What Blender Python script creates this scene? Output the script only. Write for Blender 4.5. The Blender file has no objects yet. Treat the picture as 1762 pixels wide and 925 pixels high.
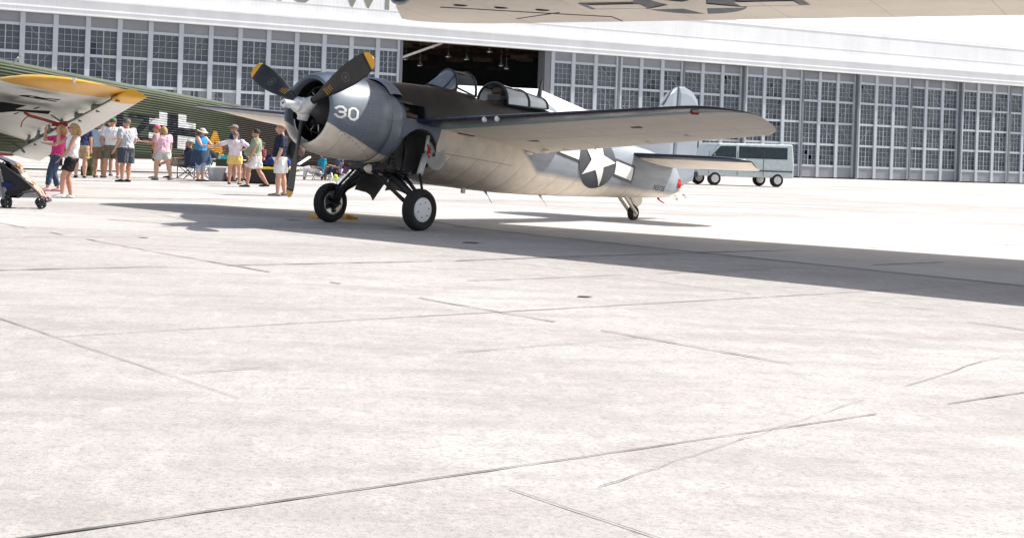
import bpy, bmesh, math, random
from mathutils import Vector, Matrix, noise as mnoise
R=math.radians; PI=math.pi
scene=bpy.context.scene
COL=scene.collection
# ---------------------------------------------------------------- camera, sky, sun, exposure
EYE=1.267; FPX=2254.0; ROLL=.035
cam_d=bpy.data.cameras.new('camera'); cam=bpy.data.objects.new('camera',cam_d); COL.objects.link(cam)
cam_d.sensor_width=36; cam_d.lens=FPX/1762*36
cam_d.shift_x=(881-600)/1762; cam_d.shift_y=-(462.5-252.5)/1762
cam_d.clip_start=.2; cam_d.clip_end=3000
cam.matrix_world=Matrix.Translation((0,0,EYE))@Matrix.Rotation(R(90),4,'X')@Matrix.Rotation(ROLL,4,'Z')
scene.camera=cam
SUN=Vector((-.88,-.24,-1.0)).normalized()
world=bpy.data.worlds.new('World'); scene.world=world; world.use_nodes=True
wn=world.node_tree; bg=wn.nodes['Background']; sky=wn.nodes.new('ShaderNodeTexSky'); sky.sky_type='NISHITA'
sky.sun_disc=False; sky.sun_elevation=math.asin(-SUN.z); sky.sun_rotation=math.atan2(-SUN.x,-SUN.y)
sky.dust_density=2.5; sky.air_density=1.0; sky.ozone_density=1.0
hs=wn.nodes.new('ShaderNodeHueSaturation'); hs.inputs['Saturation'].default_value=.65
wn.links.new(sky.outputs[0],hs.inputs['Color']); wn.links.new(hs.outputs[0],bg.inputs[0]); bg.inputs[1].default_value=.12
sun_d=bpy.data.lights.new('sun','SUN'); sun_d.energy=5.0; sun_d.angle=R(.5); sun_d.color=(1,.965,.91)
sun=bpy.data.objects.new('sun',sun_d); COL.objects.link(sun); sun.rotation_euler=SUN.to_track_quat('-Z','Y').to_euler()
sun.location=(20,10,40)
scene.view_settings.view_transform='Standard'; scene.view_settings.look='None'
scene.view_settings.exposure=.70; scene.view_settings.gamma=1
scene.render.engine='CYCLES'; scene.cycles.max_bounces=8; scene.cycles.transparent_max_bounces=16
# ---------------------------------------------------------------- helpers
def at(px,py,D):
    """a point seen at photo pixel px,py, D metres ahead"""
    a=px-600; b=252.5-py
    u=a*math.cos(ROLL)-b*math.sin(ROLL); w=a*math.sin(ROLL)+b*math.cos(ROLL)
    return Vector((u/FPX*D,D,EYE+w/FPX*D))
class NT:
    def __init__(s,m): s.t=m.node_tree; s.n=s.t.nodes; s.l=s.t.links; s.tc=None
    def link(s,a,b): s.l.new(a,b)
    def put(s,sock,v):
        if hasattr(v,'is_output') or isinstance(v,bpy.types.NodeSocket): s.l.new(v,sock)
        elif isinstance(v,(tuple,list)) and len(v)==3 and sock.type=='RGBA': sock.default_value=(*v,1)
        else: sock.default_value=v
    def coord(s,k='Object'):
        if not s.tc: s.tc=s.n.new('ShaderNodeTexCoord')
        return s.tc.outputs[k]
    def sep(s,v):
        q=s.n.new('ShaderNodeSeparateXYZ'); s.l.new(v,q.inputs[0]); return q.outputs
    def math(s,op,a,b=0.0,c=None,clamp=False):
        q=s.n.new('ShaderNodeMath'); q.operation=op; q.use_clamp=clamp; s.put(q.inputs[0],a); s.put(q.inputs[1],b)
        if c is not None: s.put(q.inputs[2],c)
        return q.outputs[0]
    def noise(s,scale=5,detail=4,rough=.55,vec=None,stretch=None,dist=0):
        q=s.n.new('ShaderNodeTexNoise'); q.inputs['Scale'].default_value=scale; q.inputs['Detail'].default_value=detail
        q.inputs['Roughness'].default_value=rough; q.inputs['Distortion'].default_value=dist
        v=vec or s.coord()
        if stretch:
            m=s.n.new('ShaderNodeMapping'); m.inputs['Scale'].default_value=stretch; s.l.new(v,m.inputs[0]); v=m.outputs[0]
        s.l.new(v,q.inputs['Vector']); return q.outputs['Fac']
    def ramp(s,f,stops,interp='LINEAR'):
        q=s.n.new('ShaderNodeValToRGB'); q.color_ramp.interpolation=interp; e=q.color_ramp.elements
        while len(e)<len(stops): e.new(.5)
        for i,(p,c) in enumerate(stops):
            e[i].position=p; e[i].color=(*c,1) if isinstance(c,(tuple,list)) else (c,c,c,1)
        s.put(q.inputs[0],f); return q.outputs[0]
    def mix(s,f,a,b,mode='MIX'):
        q=s.n.new('ShaderNodeMix'); q.data_type='RGBA'; q.blend_type=mode
        s.put(q.inputs[0],f); s.put(q.inputs[6],a); s.put(q.inputs[7],b); return q.outputs[2]
    def rng(s,v,a,b,c=0.,d=1.):
        q=s.n.new('ShaderNodeMapRange'); s.put(q.inputs[0],v)
        for i,x in enumerate((a,b,c,d)): q.inputs[i+1].default_value=x
        return q.outputs[0]
    def bump(s,h,strength=.3,dist=.02):
        q=s.n.new('ShaderNodeBump'); q.inputs['Strength'].default_value=strength; q.inputs['Distance'].default_value=dist
        s.l.new(h,q.inputs['Height']); return q.outputs[0]
def newmat(name,rough=.5,metal=0,spec=.5):
    m=bpy.data.materials.new(name); m.use_nodes=True; b=m.node_tree.nodes['Principled BSDF']
    b.inputs['Roughness'].default_value=rough; b.inputs['Metallic'].default_value=metal
    b.inputs['Specular IOR Level'].default_value=spec
    return m,NT(m),b
MC={}
def M(name,col,rough=.55,metal=0,var=.12,scale=6,bump=0,spec=.4,bscale=None):
    if name in MC: return MC[name]
    m,n,b=newmat(name,rough,metal,spec)
    f=n.noise(scale,5,.6)
    lo=tuple(max(0,c*(1-var)) for c in col); hi=tuple(min(1,c*(1+var)) for c in col)
    n.link(n.ramp(f,[(.3,lo),(.7,hi)]),b.inputs['Base Color'])
    n.put(b.inputs['Roughness'],n.rng(f,.3,.7,max(.03,rough-.07),min(1,rough+.07)))
    if bump: n.link(n.bump(n.noise(bscale or scale*6,3),bump,.01),b.inputs['Normal'])
    MC[name]=m; return m
class MB:
    """collects shapes into one mesh"""
    def __init__(s): s.v=[];s.f=[];s.m=[];s.s=[]
    def add(s,vs,fs,mat=0,smooth=False):
        o=len(s.v); s.v+= [Vector(v) for v in vs]
        for f in fs: s.f.append([o+i for i in f]); s.m.append(mat); s.s.append(smooth)
        return s
    def box(s,c,size,rot=None,mat=0,taper=1.0):
        hx,hy,hz=[k/2 for k in size]; vs=[]
        for z in (-1,1):
            t=taper if z>0 else 1
            for x,y in ((-1,-1),(1,-1),(1,1),(-1,1)):
                v=Vector((x*hx*t,y*hy*t,z*hz))
                if rot is not None: v=rot@v
                vs.append(v+Vector(c))
        return s.add(vs,[(3,2,1,0),(4,5,6,7),(0,1,5,4),(1,2,6,5),(2,3,7,6),(3,0,4,7)],mat)
    def beam(s,a,b,w,h=None,up=(0,0,1),mat=0):
        a=Vector(a);b=Vector(b);d=(b-a); L=d.length
        if L<1e-6: return s
        d/=L; x=d.cross(Vector(up)); 
        if x.length<1e-4: x=d.cross(Vector((1,0,0)))
        x.normalize(); u=x.cross(d); h=h or w
        m=Matrix((x,d,u)).transposed()
        return s.box((a+b)/2,(w,L,h),m,mat)
    def tube(s,pts,r,n=10,mat=0,caps=True,smooth=True,flat=1.0):
        pts=[Vector(p) for p in pts]; k=len(pts)
        if not isinstance(r,(list,tuple)): r=[r]*k
        ref=None; rings=[]
        for i,p in enumerate(pts):
            d=(pts[min(i+1,k-1)]-pts[max(i-1,0)])
            if d.length<1e-9: d=Vector((0,0,1))
            d.normalize()
            if ref is None:
                ref=Vector((0,0,1)) if abs(d.z)<.9 else Vector((1,0,0))
            x=d.cross(ref)
            if x.length<1e-4: x=d.cross(Vector((0,1,0)))
            x.normalize(); ref=x.cross(d)
            rings.append([p+(x*math.cos(2*PI*j/n)+ref*math.sin(2*PI*j/n)*flat)*r[i] for j in range(n)])
        return s.loft(rings,mat,caps,smooth)
    def loft(s,rings,mat=0,caps=True,smooth=True,closed=True):
        n=len(rings[0]); vs=[v for r in rings for v in r]; fs=[]
        for i in range(len(rings)-1):
            for j in range(n if closed else n-1):
                a=i*n+j; b=i*n+(j+1)%n; fs.append((a,b,b+n,a+n))
        s.add(vs,fs,mat,smooth)
        if caps:
            o=len(s.v)-len(vs); s.f.append([o+j for j in range(n)][::-1]); s.m.append(mat); s.s.append(False)
            s.f.append([o+(len(rings)-1)*n+j for j in range(n)]); s.m.append(mat); s.s.append(False)
        return s
    def lathe(s,prof,axis=(0,0,1),c=(0,0,0),n=24,mat=0,smooth=True,a0=0,a1=2*PI,sx=1,sy=1):
        ax=Vector(axis).normalized(); x=ax.orthogonal().normalized(); y=ax.cross(x); c=Vector(c)
        full=abs(a1-a0-2*PI)<1e-6; rings=[]
        for h,r in prof:
            rings.append([c+ax*h+(x*math.cos(a0+(a1-a0)*j/n)*sx+y*math.sin(a0+(a1-a0)*j/n)*sy)*r for j in range(n if full else n+1)])
        return s.loft(rings,mat,False,smooth,closed=full)
    def ell(s,c,rad,rot=None,n=12,mat=0,z0=-1,z1=1):
        if not isinstance(rad,(tuple,list)): rad=(rad,)*3
        rings=[]; k=max(4,n//2)
        a0=math.asin(max(-1,z0)); a1=math.asin(min(1,z1))
        for i in range(k+1):
            a=a0+(a1-a0)*i/k; rr=max(math.cos(a),.002); z=math.sin(a); ring=[]
            for j in range(n):
                v=Vector((rad[0]*rr*math.cos(2*PI*j/n),rad[1]*rr*math.sin(2*PI*j/n),rad[2]*z))
                if rot is not None: v=rot@v
                ring.append(Vector(c)+v)
            rings.append(ring)
        return s.loft(rings,mat,True,True)
    def poly(s,pts,th=None,mat=0):
        """flat polygon, extruded by vector th"""
        pts=[Vector(p) for p in pts]; n=len(pts)
        if th is None: return s.add(pts,[tuple(range(n))],mat)
        th=Vector(th); vs=pts+[p+th for p in pts]
        fs=[tuple(range(n))[::-1],tuple(range(n,2*n))]+[(i,(i+1)%n,(i+1)%n+n,i+n) for i in range(n)]
        return s.add(vs,fs,mat)
    def mesh(s,name,mats):
        me=bpy.data.meshes.new(name); me.from_pydata([tuple(v) for v in s.v],[],s.f)
        me.polygons.foreach_set('material_index',s.m); me.polygons.foreach_set('use_smooth',s.s)
        for m in (mats if isinstance(mats,(list,tuple)) else [mats]): me.materials.append(m)
        bm=bmesh.new(); bm.from_mesh(me); bmesh.ops.recalc_face_normals(bm,faces=bm.faces); bm.to_mesh(me); bm.free()
        me.update(); return me
    def build(s,name,mats,parent=None,bevel=0,smooth_angle=None):
        o=bpy.data.objects.new(name,s.mesh(name,mats)); COL.objects.link(o)
        if parent: o.parent=parent
        if bevel:
            b=o.modifiers.new('bevel','BEVEL'); b.width=bevel; b.segments=2; b.limit_method='ANGLE'; b.angle_limit=R(40)
        return o
def islands(mb):
    p=list(range(len(mb.v)))
    def f(a):
        while p[a]!=a: p[a]=p[p[a]]; a=p[a]
        return a
    for q in mb.f:
        r=f(q[0])
        for k in q[1:]: p[f(k)]=r
    G={}
    for q,m,s in zip(mb.f,mb.m,mb.s): G.setdefault(f(q[0]),[]).append((q,m,s))
    out=[]
    for g in G.values():
        nb=MB(); mp={}
        for q,m,s in g:
            for k in q:
                if k not in mp: mp[k]=len(nb.v); nb.v.append(mb.v[k].copy())
            nb.f.append([mp[k] for k in q]); nb.m.append(m); nb.s.append(s)
        out.append(nb)
    return out
def sbuild(mb,name,mats,par,fn):
    """every loose piece becomes an object of its own"""
    return [fn(x,name,mats,par) for x in islands(mb)]
def tag(o,label=None,cat=None,group=None,kind=None):
    if label: o['label']=label
    if cat: o['category']=cat
    if group: o['group']=group
    if kind: o['kind']=kind
    return o
def thing(name,label,cat,loc=(0,0,0),rz=0,group=None):
    o=bpy.data.objects.new(name,None); COL.objects.link(o); o.empty_display_size=.3
    o.location=loc; o.rotation_euler=(0,0,rz); return tag(o,label,cat,group)
def kids(o): return [c for c in bpy.data.objects if c.parent==o]
def copy_tree(o,parent=None):
    c=o.copy(); COL.objects.link(c); c.parent=parent
    for ch in kids(o): copy_tree(ch,c)
    return c
def cut_poly(polys,cuts):
    """2D polygons -> bmesh-free bisecting. polys: list of (pts2d,mat); cuts: list of (axis,[values])"""
    bm=bmesh.new(); lay=bm.faces.layers.int.new('k')
    for pts,k in polys:
        f=bm.faces.new([bm.verts.new((p[0],p[1],0)) for p in pts]); f[lay]=k
    bmesh.ops.triangulate(bm,faces=bm.faces[:])
    for ax,vals in cuts:
        no=(1,0,0) if ax==0 else (0,1,0)
        for v in vals:
            co=(v,0,0) if ax==0 else (0,v,0)
            bmesh.ops.bisect_plane(bm,geom=bm.verts[:]+bm.edges[:]+bm.faces[:],plane_co=co,plane_no=no,dist=1e-6)
    return bm,lay
def decal(name,polys,mapf,mats,parent,step=(.08,.08),smooth=True):
    """flat artwork wrapped on a surface: mapf(u,v,k)->Vector"""
    xs=[p[0] for q,_ in polys for p in q]; ys=[p[1] for q,_ in polys for p in q]
    def rg(a,b,st): 
        n=max(1,int((b-a)/st)); return [a+(b-a)*i/n for i in range(1,n)]
    bm,lay=cut_poly(polys,[(0,rg(min(xs),max(xs),step[0])),(1,rg(min(ys),max(ys),step[1]))])
    mb=MB(); bm.verts.index_update()
    for f in bm.faces:
        mb.add([mapf(v.co.x,v.co.y,f[lay]) for v in f.verts],[tuple(range(len(f.verts)))],f[lay],False)
    bm.free()
    o=mb.build(name,mats,parent)
    bm=bmesh.new(); bm.from_mesh(o.data); bmesh.ops.remove_doubles(bm,verts=bm.verts,dist=1e-5); bmesh.ops.recalc_face_normals(bm,faces=bm.faces); bm.to_mesh(o.data); bm.free()
    return o
def text_polys(txt,size,k=0,offset=0.0,sx=1.0,org=(0,0)):
    c=bpy.data.curves.new('t','FONT'); c.body=txt; c.size=size; c.offset=offset; c.resolution_u=4
    o=bpy.data.objects.new('t',c); me=bpy.data.meshes.new_from_object(o)
    r=[([((me.vertices[i].co.x*sx+org[0]),me.vertices[i].co.y+org[1]) for i in p.vertices],k) for p in me.polygons]
    bpy.data.objects.remove(o); bpy.data.curves.remove(c); bpy.data.meshes.remove(me); return r
def rect(x0,y0,x1,y1,k=0): return ([(x0,y0),(x1,y0),(x1,y1),(x0,y1)],k)
def disc(cx,cy,r,k=0,n=48): return ([(cx+r*math.cos(2*PI*i/n),cy+r*math.sin(2*PI*i/n)) for i in range(n)],k)
def star(cx,cy,r,k=0,rot=0):
    p=[]
    for i in range(10):
        a=PI/2+rot+i*PI/5; q=r if i%2==0 else r*.382; p.append((cx+q*math.cos(a),cy+q*math.sin(a)))
    out=[]
    for i in range(10): out.append(([(cx,cy),p[i],p[(i+1)%10]],k))
    return out
random.seed(7)
# ---------------------------------------------------------------- ground
m,n,b=newmat('concrete_apron',.85,0,.25)
geo=n.n.new('ShaderNodeNewGeometry').outputs['Position']
big=n.noise(.13,6,.6,geo,stretch=(1,1,1)); mid=n.noise(1.3,6,.65,geo,stretch=(.5,1.6,1)); fine=n.noise(38,5,.75,geo); grit=n.noise(120,3,.8,geo)
c=n.ramp(big,[(.3,(.32,.302,.288)),(.5,(.37,.353,.34)),(.68,(.46,.447,.435))])
c=n.mix(n.rng(mid,.44,.66,0,.7),c,(.275,.25,.235))
med=n.noise(9,5,.7,geo); c=n.mix(n.rng(med,.48,.66,0,.45),c,(.24,.215,.20)); med2=n.noise(5,6,.75,geo,stretch=(1,.5,1)); c=n.mix(n.rng(med2,.52,.7,0,.35),c,(.55,.53,.51))
c=n.mix(n.rng(fine,.5,.64,0,.6),c,(.19,.165,.155))
c=n.mix(n.rng(grit,.55,.72,0,.45),c,(.60,.57,.54))
# smoother pale slab beyond the long joint
mp=n.n.new('ShaderNodeMapping'); mp.inputs['Rotation'].default_value=(0,0,R(-(-58))); n.link(geo,mp.inputs[0])
sp=n.n.new('ShaderNodeTexNoise'); sp.inputs['Scale'].default_value=.35; sp.inputs['Detail'].default_value=3; n.link(geo,sp.inputs['Vector'])
oil=n.noise(.8,4,.6,geo,dist=1.5)
c=n.mix(n.rng(oil,.70,.78,0,.45),c,(.2,.17,.15))
far=n.rng(n.noise(.35,5,.6,geo,stretch=(.25,1,1)),.45,.62,0,.6); c=n.mix(n.math('MULTIPLY',far,n.rng(n.sep(geo)[1],14,26)),c,(.56,.54,.525))
n.link(c,b.inputs['Base Color']); n.link(n.bump(n.math('ADD',fine,n.math('MULTIPLY',grit,.6)),.35,.012),b.inputs['Normal'])
apron_mat=m
g=MB(); g.add([(-900,-60,0),(900,-60,0),(900,1500,0),(-900,1500,0)],[(0,1,2,3)]); tag(g.build('ground',apron_mat),kind='structure')
# smoother slab strip on the far side of the joint (its own pour of concrete)
m,n,b=newmat('concrete_smooth_slab',.8,0,.25)
geo=n.n.new('ShaderNodeNewGeometry').outputs['Position']
c=n.ramp(n.noise(.5,6,.6,geo),[(.3,(.38,.365,.355)),(.7,(.48,.465,.455))]); c=n.mix(n.rng(n.noise(60,3,.7,geo),.55,.75,0,.25),c,(.42,.4,.38))
n.link(c,b.inputs['Base Color']); n.link(n.bump(n.noise(90,3,.7,geo),.15,.005),b.inputs['Normal'])
slab_mat=m
sl=MB(); sl.add([(1.25,24.26,.004),(1.89,21.84,.004),(3.42,19.58,.004),(4.79,17.81,.004),(9.5,11.8,.004),(19,17,.004),(13,27,.004),(4.2,30,.004)],[(0,1,2,3,4,5,6,7)])
tag(sl.build('pavement',slab_mat),kind='structure')
# joints and cracks, as ragged dark strips
jm=M('joint_filler',(.13,.12,.11),.9,var=.4,scale=3)
def crack(pts,w=.02,gap=.25,z=.008,mb=None,jit=.012,seed=0):
    rd=random.Random(seed); P=[Vector((p[0],p[1],z)) for p in pts]
    for a,b_ in zip(P[:-1],P[1:]):
        L=(b_-a).length; k=max(2,int(L/.16)); d=(b_-a)/k; nn=Vector((-d.y,d.x,0)).normalized(); prev=None
        run=0
        for i in range(k+1):
            p=a+d*i+nn*rd.uniform(-jit,jit); ww=w*rd.uniform(.35,1)*(.72+.28*math.sin(i*.09+seed))
            if prev is not None and run<=0:
                mb.add([prev[0]-nn*prev[1]/2,prev[0]+nn*prev[1]/2,p+nn*ww/2,p-nn*ww/2],[(0,1,2,3)])
            if run>0: run-=1
            elif rd.random()<gap*.12: run=rd.randint(3,14)
            prev=(p,ww)
jb=MB()
crack([(-9.5,25.0),(-4.95,18.74),(-1.83,14.37),(-.03,12.06),(3.5,7.3)],.035,.6,mb=jb,seed=1)
crack([(-9,8.2),(-3.21,12.22),(-1.2,13.49),(1.27,15.04),(2.51,16.02),(4.76,17.69),(12,22.7)],.06,.5,mb=jb,seed=2)
crack([(1.25,24.26),(1.89,21.84),(3.42,19.58),(4.79,17.81),(9.5,11.8)],.05,0,mb=jb,seed=3,z=.012)
crack([(-4.72,25.72),(-2.44,20.71),(.25,17.29),(.79,16.47),(1.73,15.3),(6.4,9.1)],.03,1.2,mb=jb,seed=4)
crack([(1.2,12.75),(2.28,13.48),(3.41,14.29),(8,17.5)],.05,.8,mb=jb,seed=5)
crack([(3.9,13.4),(5.2,11.6),(7.5,8.4)],.012,.9,mb=jb,seed=6)
crack([(-14,21.5),(-6,27),(0,31),(9,37)],.09,.5,mb=jb,seed=7)
crack([(-20,30),(-8,38.5),(4,46)],.14,.4,mb=jb,seed=8)
crack([(-6,3.6),(1,8.4),(8,13.2)],.015,.8,mb=jb,seed=9)
crack([(1,5),(4.2,8.6),(6,10.2)],.012,1,mb=jb,seed=10)
A_=Vector((.593,-.805)); AN=Vector((.805,.593)); B_=Vector((.824,.566)); BN=Vector((-.566,.824))
def fine_joint(d,nn,off,t0,t1,w,seed):
    p=nn*off; crack([tuple(p+d*t0),tuple(p+d*(t0+t1)/2),tuple(p+d*t1)],w,.12,z=.006,mb=jb,seed=seed,jit=.004)
for k in range(-6,12):
    o=7.05+3.6*k
    if k not in (0,1,2): fine_joint(A_,AN,o,-60,12,.014,20+k)
for k in range(-4,12):
    o=11.75+3.9*k
    if k!=0: fine_joint(B_,BN,o,-30,60,.024,50+k)
for k,(x,y,w) in enumerate([(1.72,18.1,.16),(-.9,22.0,.13),(-2.6,16.9,.07),(5.0,20.8,.0),(2.15,11.7,.08),(.9,20.9,.1)]):
    if w: jb.add([(x+w*math.cos(a)*random.uniform(.6,1.2),y+w*.7*math.sin(a)*random.uniform(.6,1.2),.009) for a in [i*PI/5 for i in range(10)]],[tuple(range(10))])
jo=jb.build('pavement_joints',jm); tag(jo,kind='structure')
# ---------------------------------------------------------------- hangar
HO=Vector((-600/FPX*81,81,0)); HD=Vector((.904,.428,0)); HN=Vector((.428,-.904,0))
def H(s,z,off=0): return HO+HD*s+HN*off+Vector((0,0,z))
def corr_white():
    m,n,b=newmat('white_hangar_cladding',.6); geo=n.n.new('ShaderNodeNewGeometry').outputs['Position']
    dp=n.n.new('ShaderNodeVectorMath'); dp.operation='DOT_PRODUCT'; n.link(geo,dp.inputs[0]); dp.inputs[1].default_value=HD
    wv=n.math('SINE',n.math('MULTIPLY',dp.outputs['Value'],2*PI/.3))
    seam=n.rng(n.math('ABSOLUTE',n.math('SUBTRACT',n.math('FRACT',n.math('MULTIPLY',dp.outputs['Value'],1/1.22)),.5)),.485,.495)
    c=n.ramp(n.noise(.6,5,.6,geo,stretch=(1,1,.25)),[(.3,(.72,.725,.73)),(.7,(.82,.82,.82))])
    c=n.mix(n.math('MULTIPLY',seam,.18),c,(.5,.51,.52))
    n.link(c,b.inputs['Base Color']); n.link(n.bump(wv,.06,.02),b.inputs['Normal']); return m
clad=corr_white()
grayp=M('grey_door_paint',(.24,.25,.275),.5,var=.1,scale=.5); graydk=M('dark_grey_door_edge',(.16,.17,.185),.6)
trim=M('pale_blue_grey_steel',(.44,.475,.52),.5,var=.08,scale=.7)
muntin=M('white_glazing_bar',(.38,.41,.46),.5)
def oldglass(name,c0,c1,f):
    m,n,b=newmat(name,.12,0,.5); geo=n.n.new('ShaderNodeNewGeometry').outputs['Position']
    n.link(n.mix(n.rng(n.noise(.5,4,.6,geo),.35,.65),c0,c1),b.inputs['Base Color'])  # blue-grey base holds dirt as well as painted sky reflection
    tr=n.n.new('ShaderNodeBsdfTransparent'); tr.inputs[0].default_value=(.75,.8,.84,1); mx=n.n.new('ShaderNodeMixShader')
    mx.inputs[0].default_value=f; n.link(b.outputs[0],mx.inputs[1]); n.link(tr.outputs[0],mx.inputs[2]); n.link(mx.outputs[0],n.n['Material Output'].inputs[0]); return m
paneglass=oldglass('old_window_glass',(.115,.138,.17),(.16,.185,.215),.42)
paneglass2=oldglass('dusty_window_glass',(.125,.145,.17),(.17,.19,.215),.32)
paneglass3=oldglass('clear_window_glass',(.06,.07,.09),(.10,.115,.135),.55)
def glass(name,tint=(.8,.85,.88),mixf=.25,base=(.6,.65,.7),rough=.05):
    m,n,b=newmat(name,rough,0,.6); b.inputs['Base Color'].default_value=(*base,1)
    n.link(n.ramp(n.noise(3,4),[(.3,tuple(c*.75 for c in base)),(.7,base)]),b.inputs['Base Color'])
    tr=n.n.new('ShaderNodeBsdfTransparent'); tr.inputs[0].default_value=(*tint,1); mx=n.n.new('ShaderNodeMixShader')
    lw=n.n.new('ShaderNodeLayerWeight'); lw.inputs[0].default_value=.35
    n.link(n.math('ADD',n.math('MULTIPLY',lw.outputs['Facing'],.5),mixf,clamp=True),mx.inputs[0])
    n.link(tr.outputs[0],mx.inputs[1]); n.link(b.outputs[0],mx.inputs[2]); n.link(mx.outputs[0],n.n['Material Output'].inputs[0]); return m
hangar=thing('hangar','huge white hangar with grey gridded glass doors and one dark open bay','hangar',HO)
HI=Matrix.Translation(-HO)
def hbuild(mb,name,mats,par=hangar,**k):
    for v in mb.v: v-=HO
    return mb.build(name,mats,par,**k)
def hbox(mb,s0,s1,z0,z1,o0,o1,mat=0):
    P=[H(s,z,o) for z in (z0,z1) for s,o in ((s0,o0),(s1,o0),(s1,o1),(s0,o1))]
    mb.add(P,[(3,2,1,0),(4,5,6,7),(0,1,5,4),(1,2,6,5),(2,3,7,6),(3,0,4,7)],mat)
S0,S1=-14.0,106.0
w=MB(); hbox(w,S0,S1,9.9,12.6,-.3,0); hbox(w,S0,S1,8.97,9.9,-.3,.28); hbox(w,S0,S1,9.9,10.02,0,.36)
hbox(w,S0,S1,9.28,9.33,.28,.31); hbox(w,S0,S1,10.95,10.98,0,.02); hbox(w,S0,S1,12.3,12.34,0,.03)
# sloping upper wall set back
w.add([H(S0,12.6,0),H(S1,12.6,0),H(S1,17.5,-3.5),H(S0,17.5,-3.5)],[(0,1,2,3)])
hbuild(w,'wall',clad)
w=MB(); w.add([H(S0,17.5,-3.5),H(S1,17.5,-3.5),H(S1,17.5,-46),H(S0,17.5,-46)],[(0,1,2,3)])
w.add([H(S0,17.7,-3.4),H(S1,17.7,-3.4),H(S1,17.7,-46),H(S0,17.7,-46)],[(0,1,2,3)])
hbuild(w,'roof',M('dark_roof',(.16,.14,.13),.8))
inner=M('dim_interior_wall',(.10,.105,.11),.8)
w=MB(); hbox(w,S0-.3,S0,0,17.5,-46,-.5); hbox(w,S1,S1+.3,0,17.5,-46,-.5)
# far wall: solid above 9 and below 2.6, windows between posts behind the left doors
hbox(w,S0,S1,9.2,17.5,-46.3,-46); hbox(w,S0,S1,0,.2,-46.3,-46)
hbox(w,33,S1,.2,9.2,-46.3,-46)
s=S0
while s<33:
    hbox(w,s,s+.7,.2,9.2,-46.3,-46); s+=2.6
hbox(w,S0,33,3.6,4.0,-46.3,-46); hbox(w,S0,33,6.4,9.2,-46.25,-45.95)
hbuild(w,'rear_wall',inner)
# roof trusses and hanging lamps seen through the open bay
tm=M('brown_truss_timber',(.16,.10,.07),.8,var=.4,scale=2)
for k in range(7):
    o=-3-5.5*k; t=MB(); z=11.2
    t.beam(H(24,z,o),H(62,z,o),.3,.35); t.beam(H(24,z+2.6,o),H(62,z+2.6,o),.3,.3)
    for i in range(12):
        s=24+i*3.1; t.beam(H(s,z,o),H(s+1.55,z+2.6,o),.16); t.beam(H(s+1.55,z+2.6,o),H(s+3.1,z,o),.16)
    for i in range(8): t.box(H(26+i*4+random.uniform(-.8,.8),z-.7-random.random(),o),(1.6,.3,.35))
    hbuild(t,'roof_truss',tm)
lampm=M('spun_aluminium_shade',(.75,.75,.75),.25,metal=.9)
for (s,z) in [(30.2,7.9),(31.4,7.5),(33.8,8.3),(37.4,8.9),(38.5,7.9),(39.0,7.7),(35.4,8.2),(32.4,8.9)]:
    t=MB(); p=H(s,z,-4); t.lathe([(0,.24),(.08,.22),(.22,.09),(.32,.06)],c=p,n=14); t.beam(p+Vector((0,0,.3)),p+Vector((0,0,3.5)),.008)
    hbuild(t,'bay_lamp',lampm)
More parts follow.
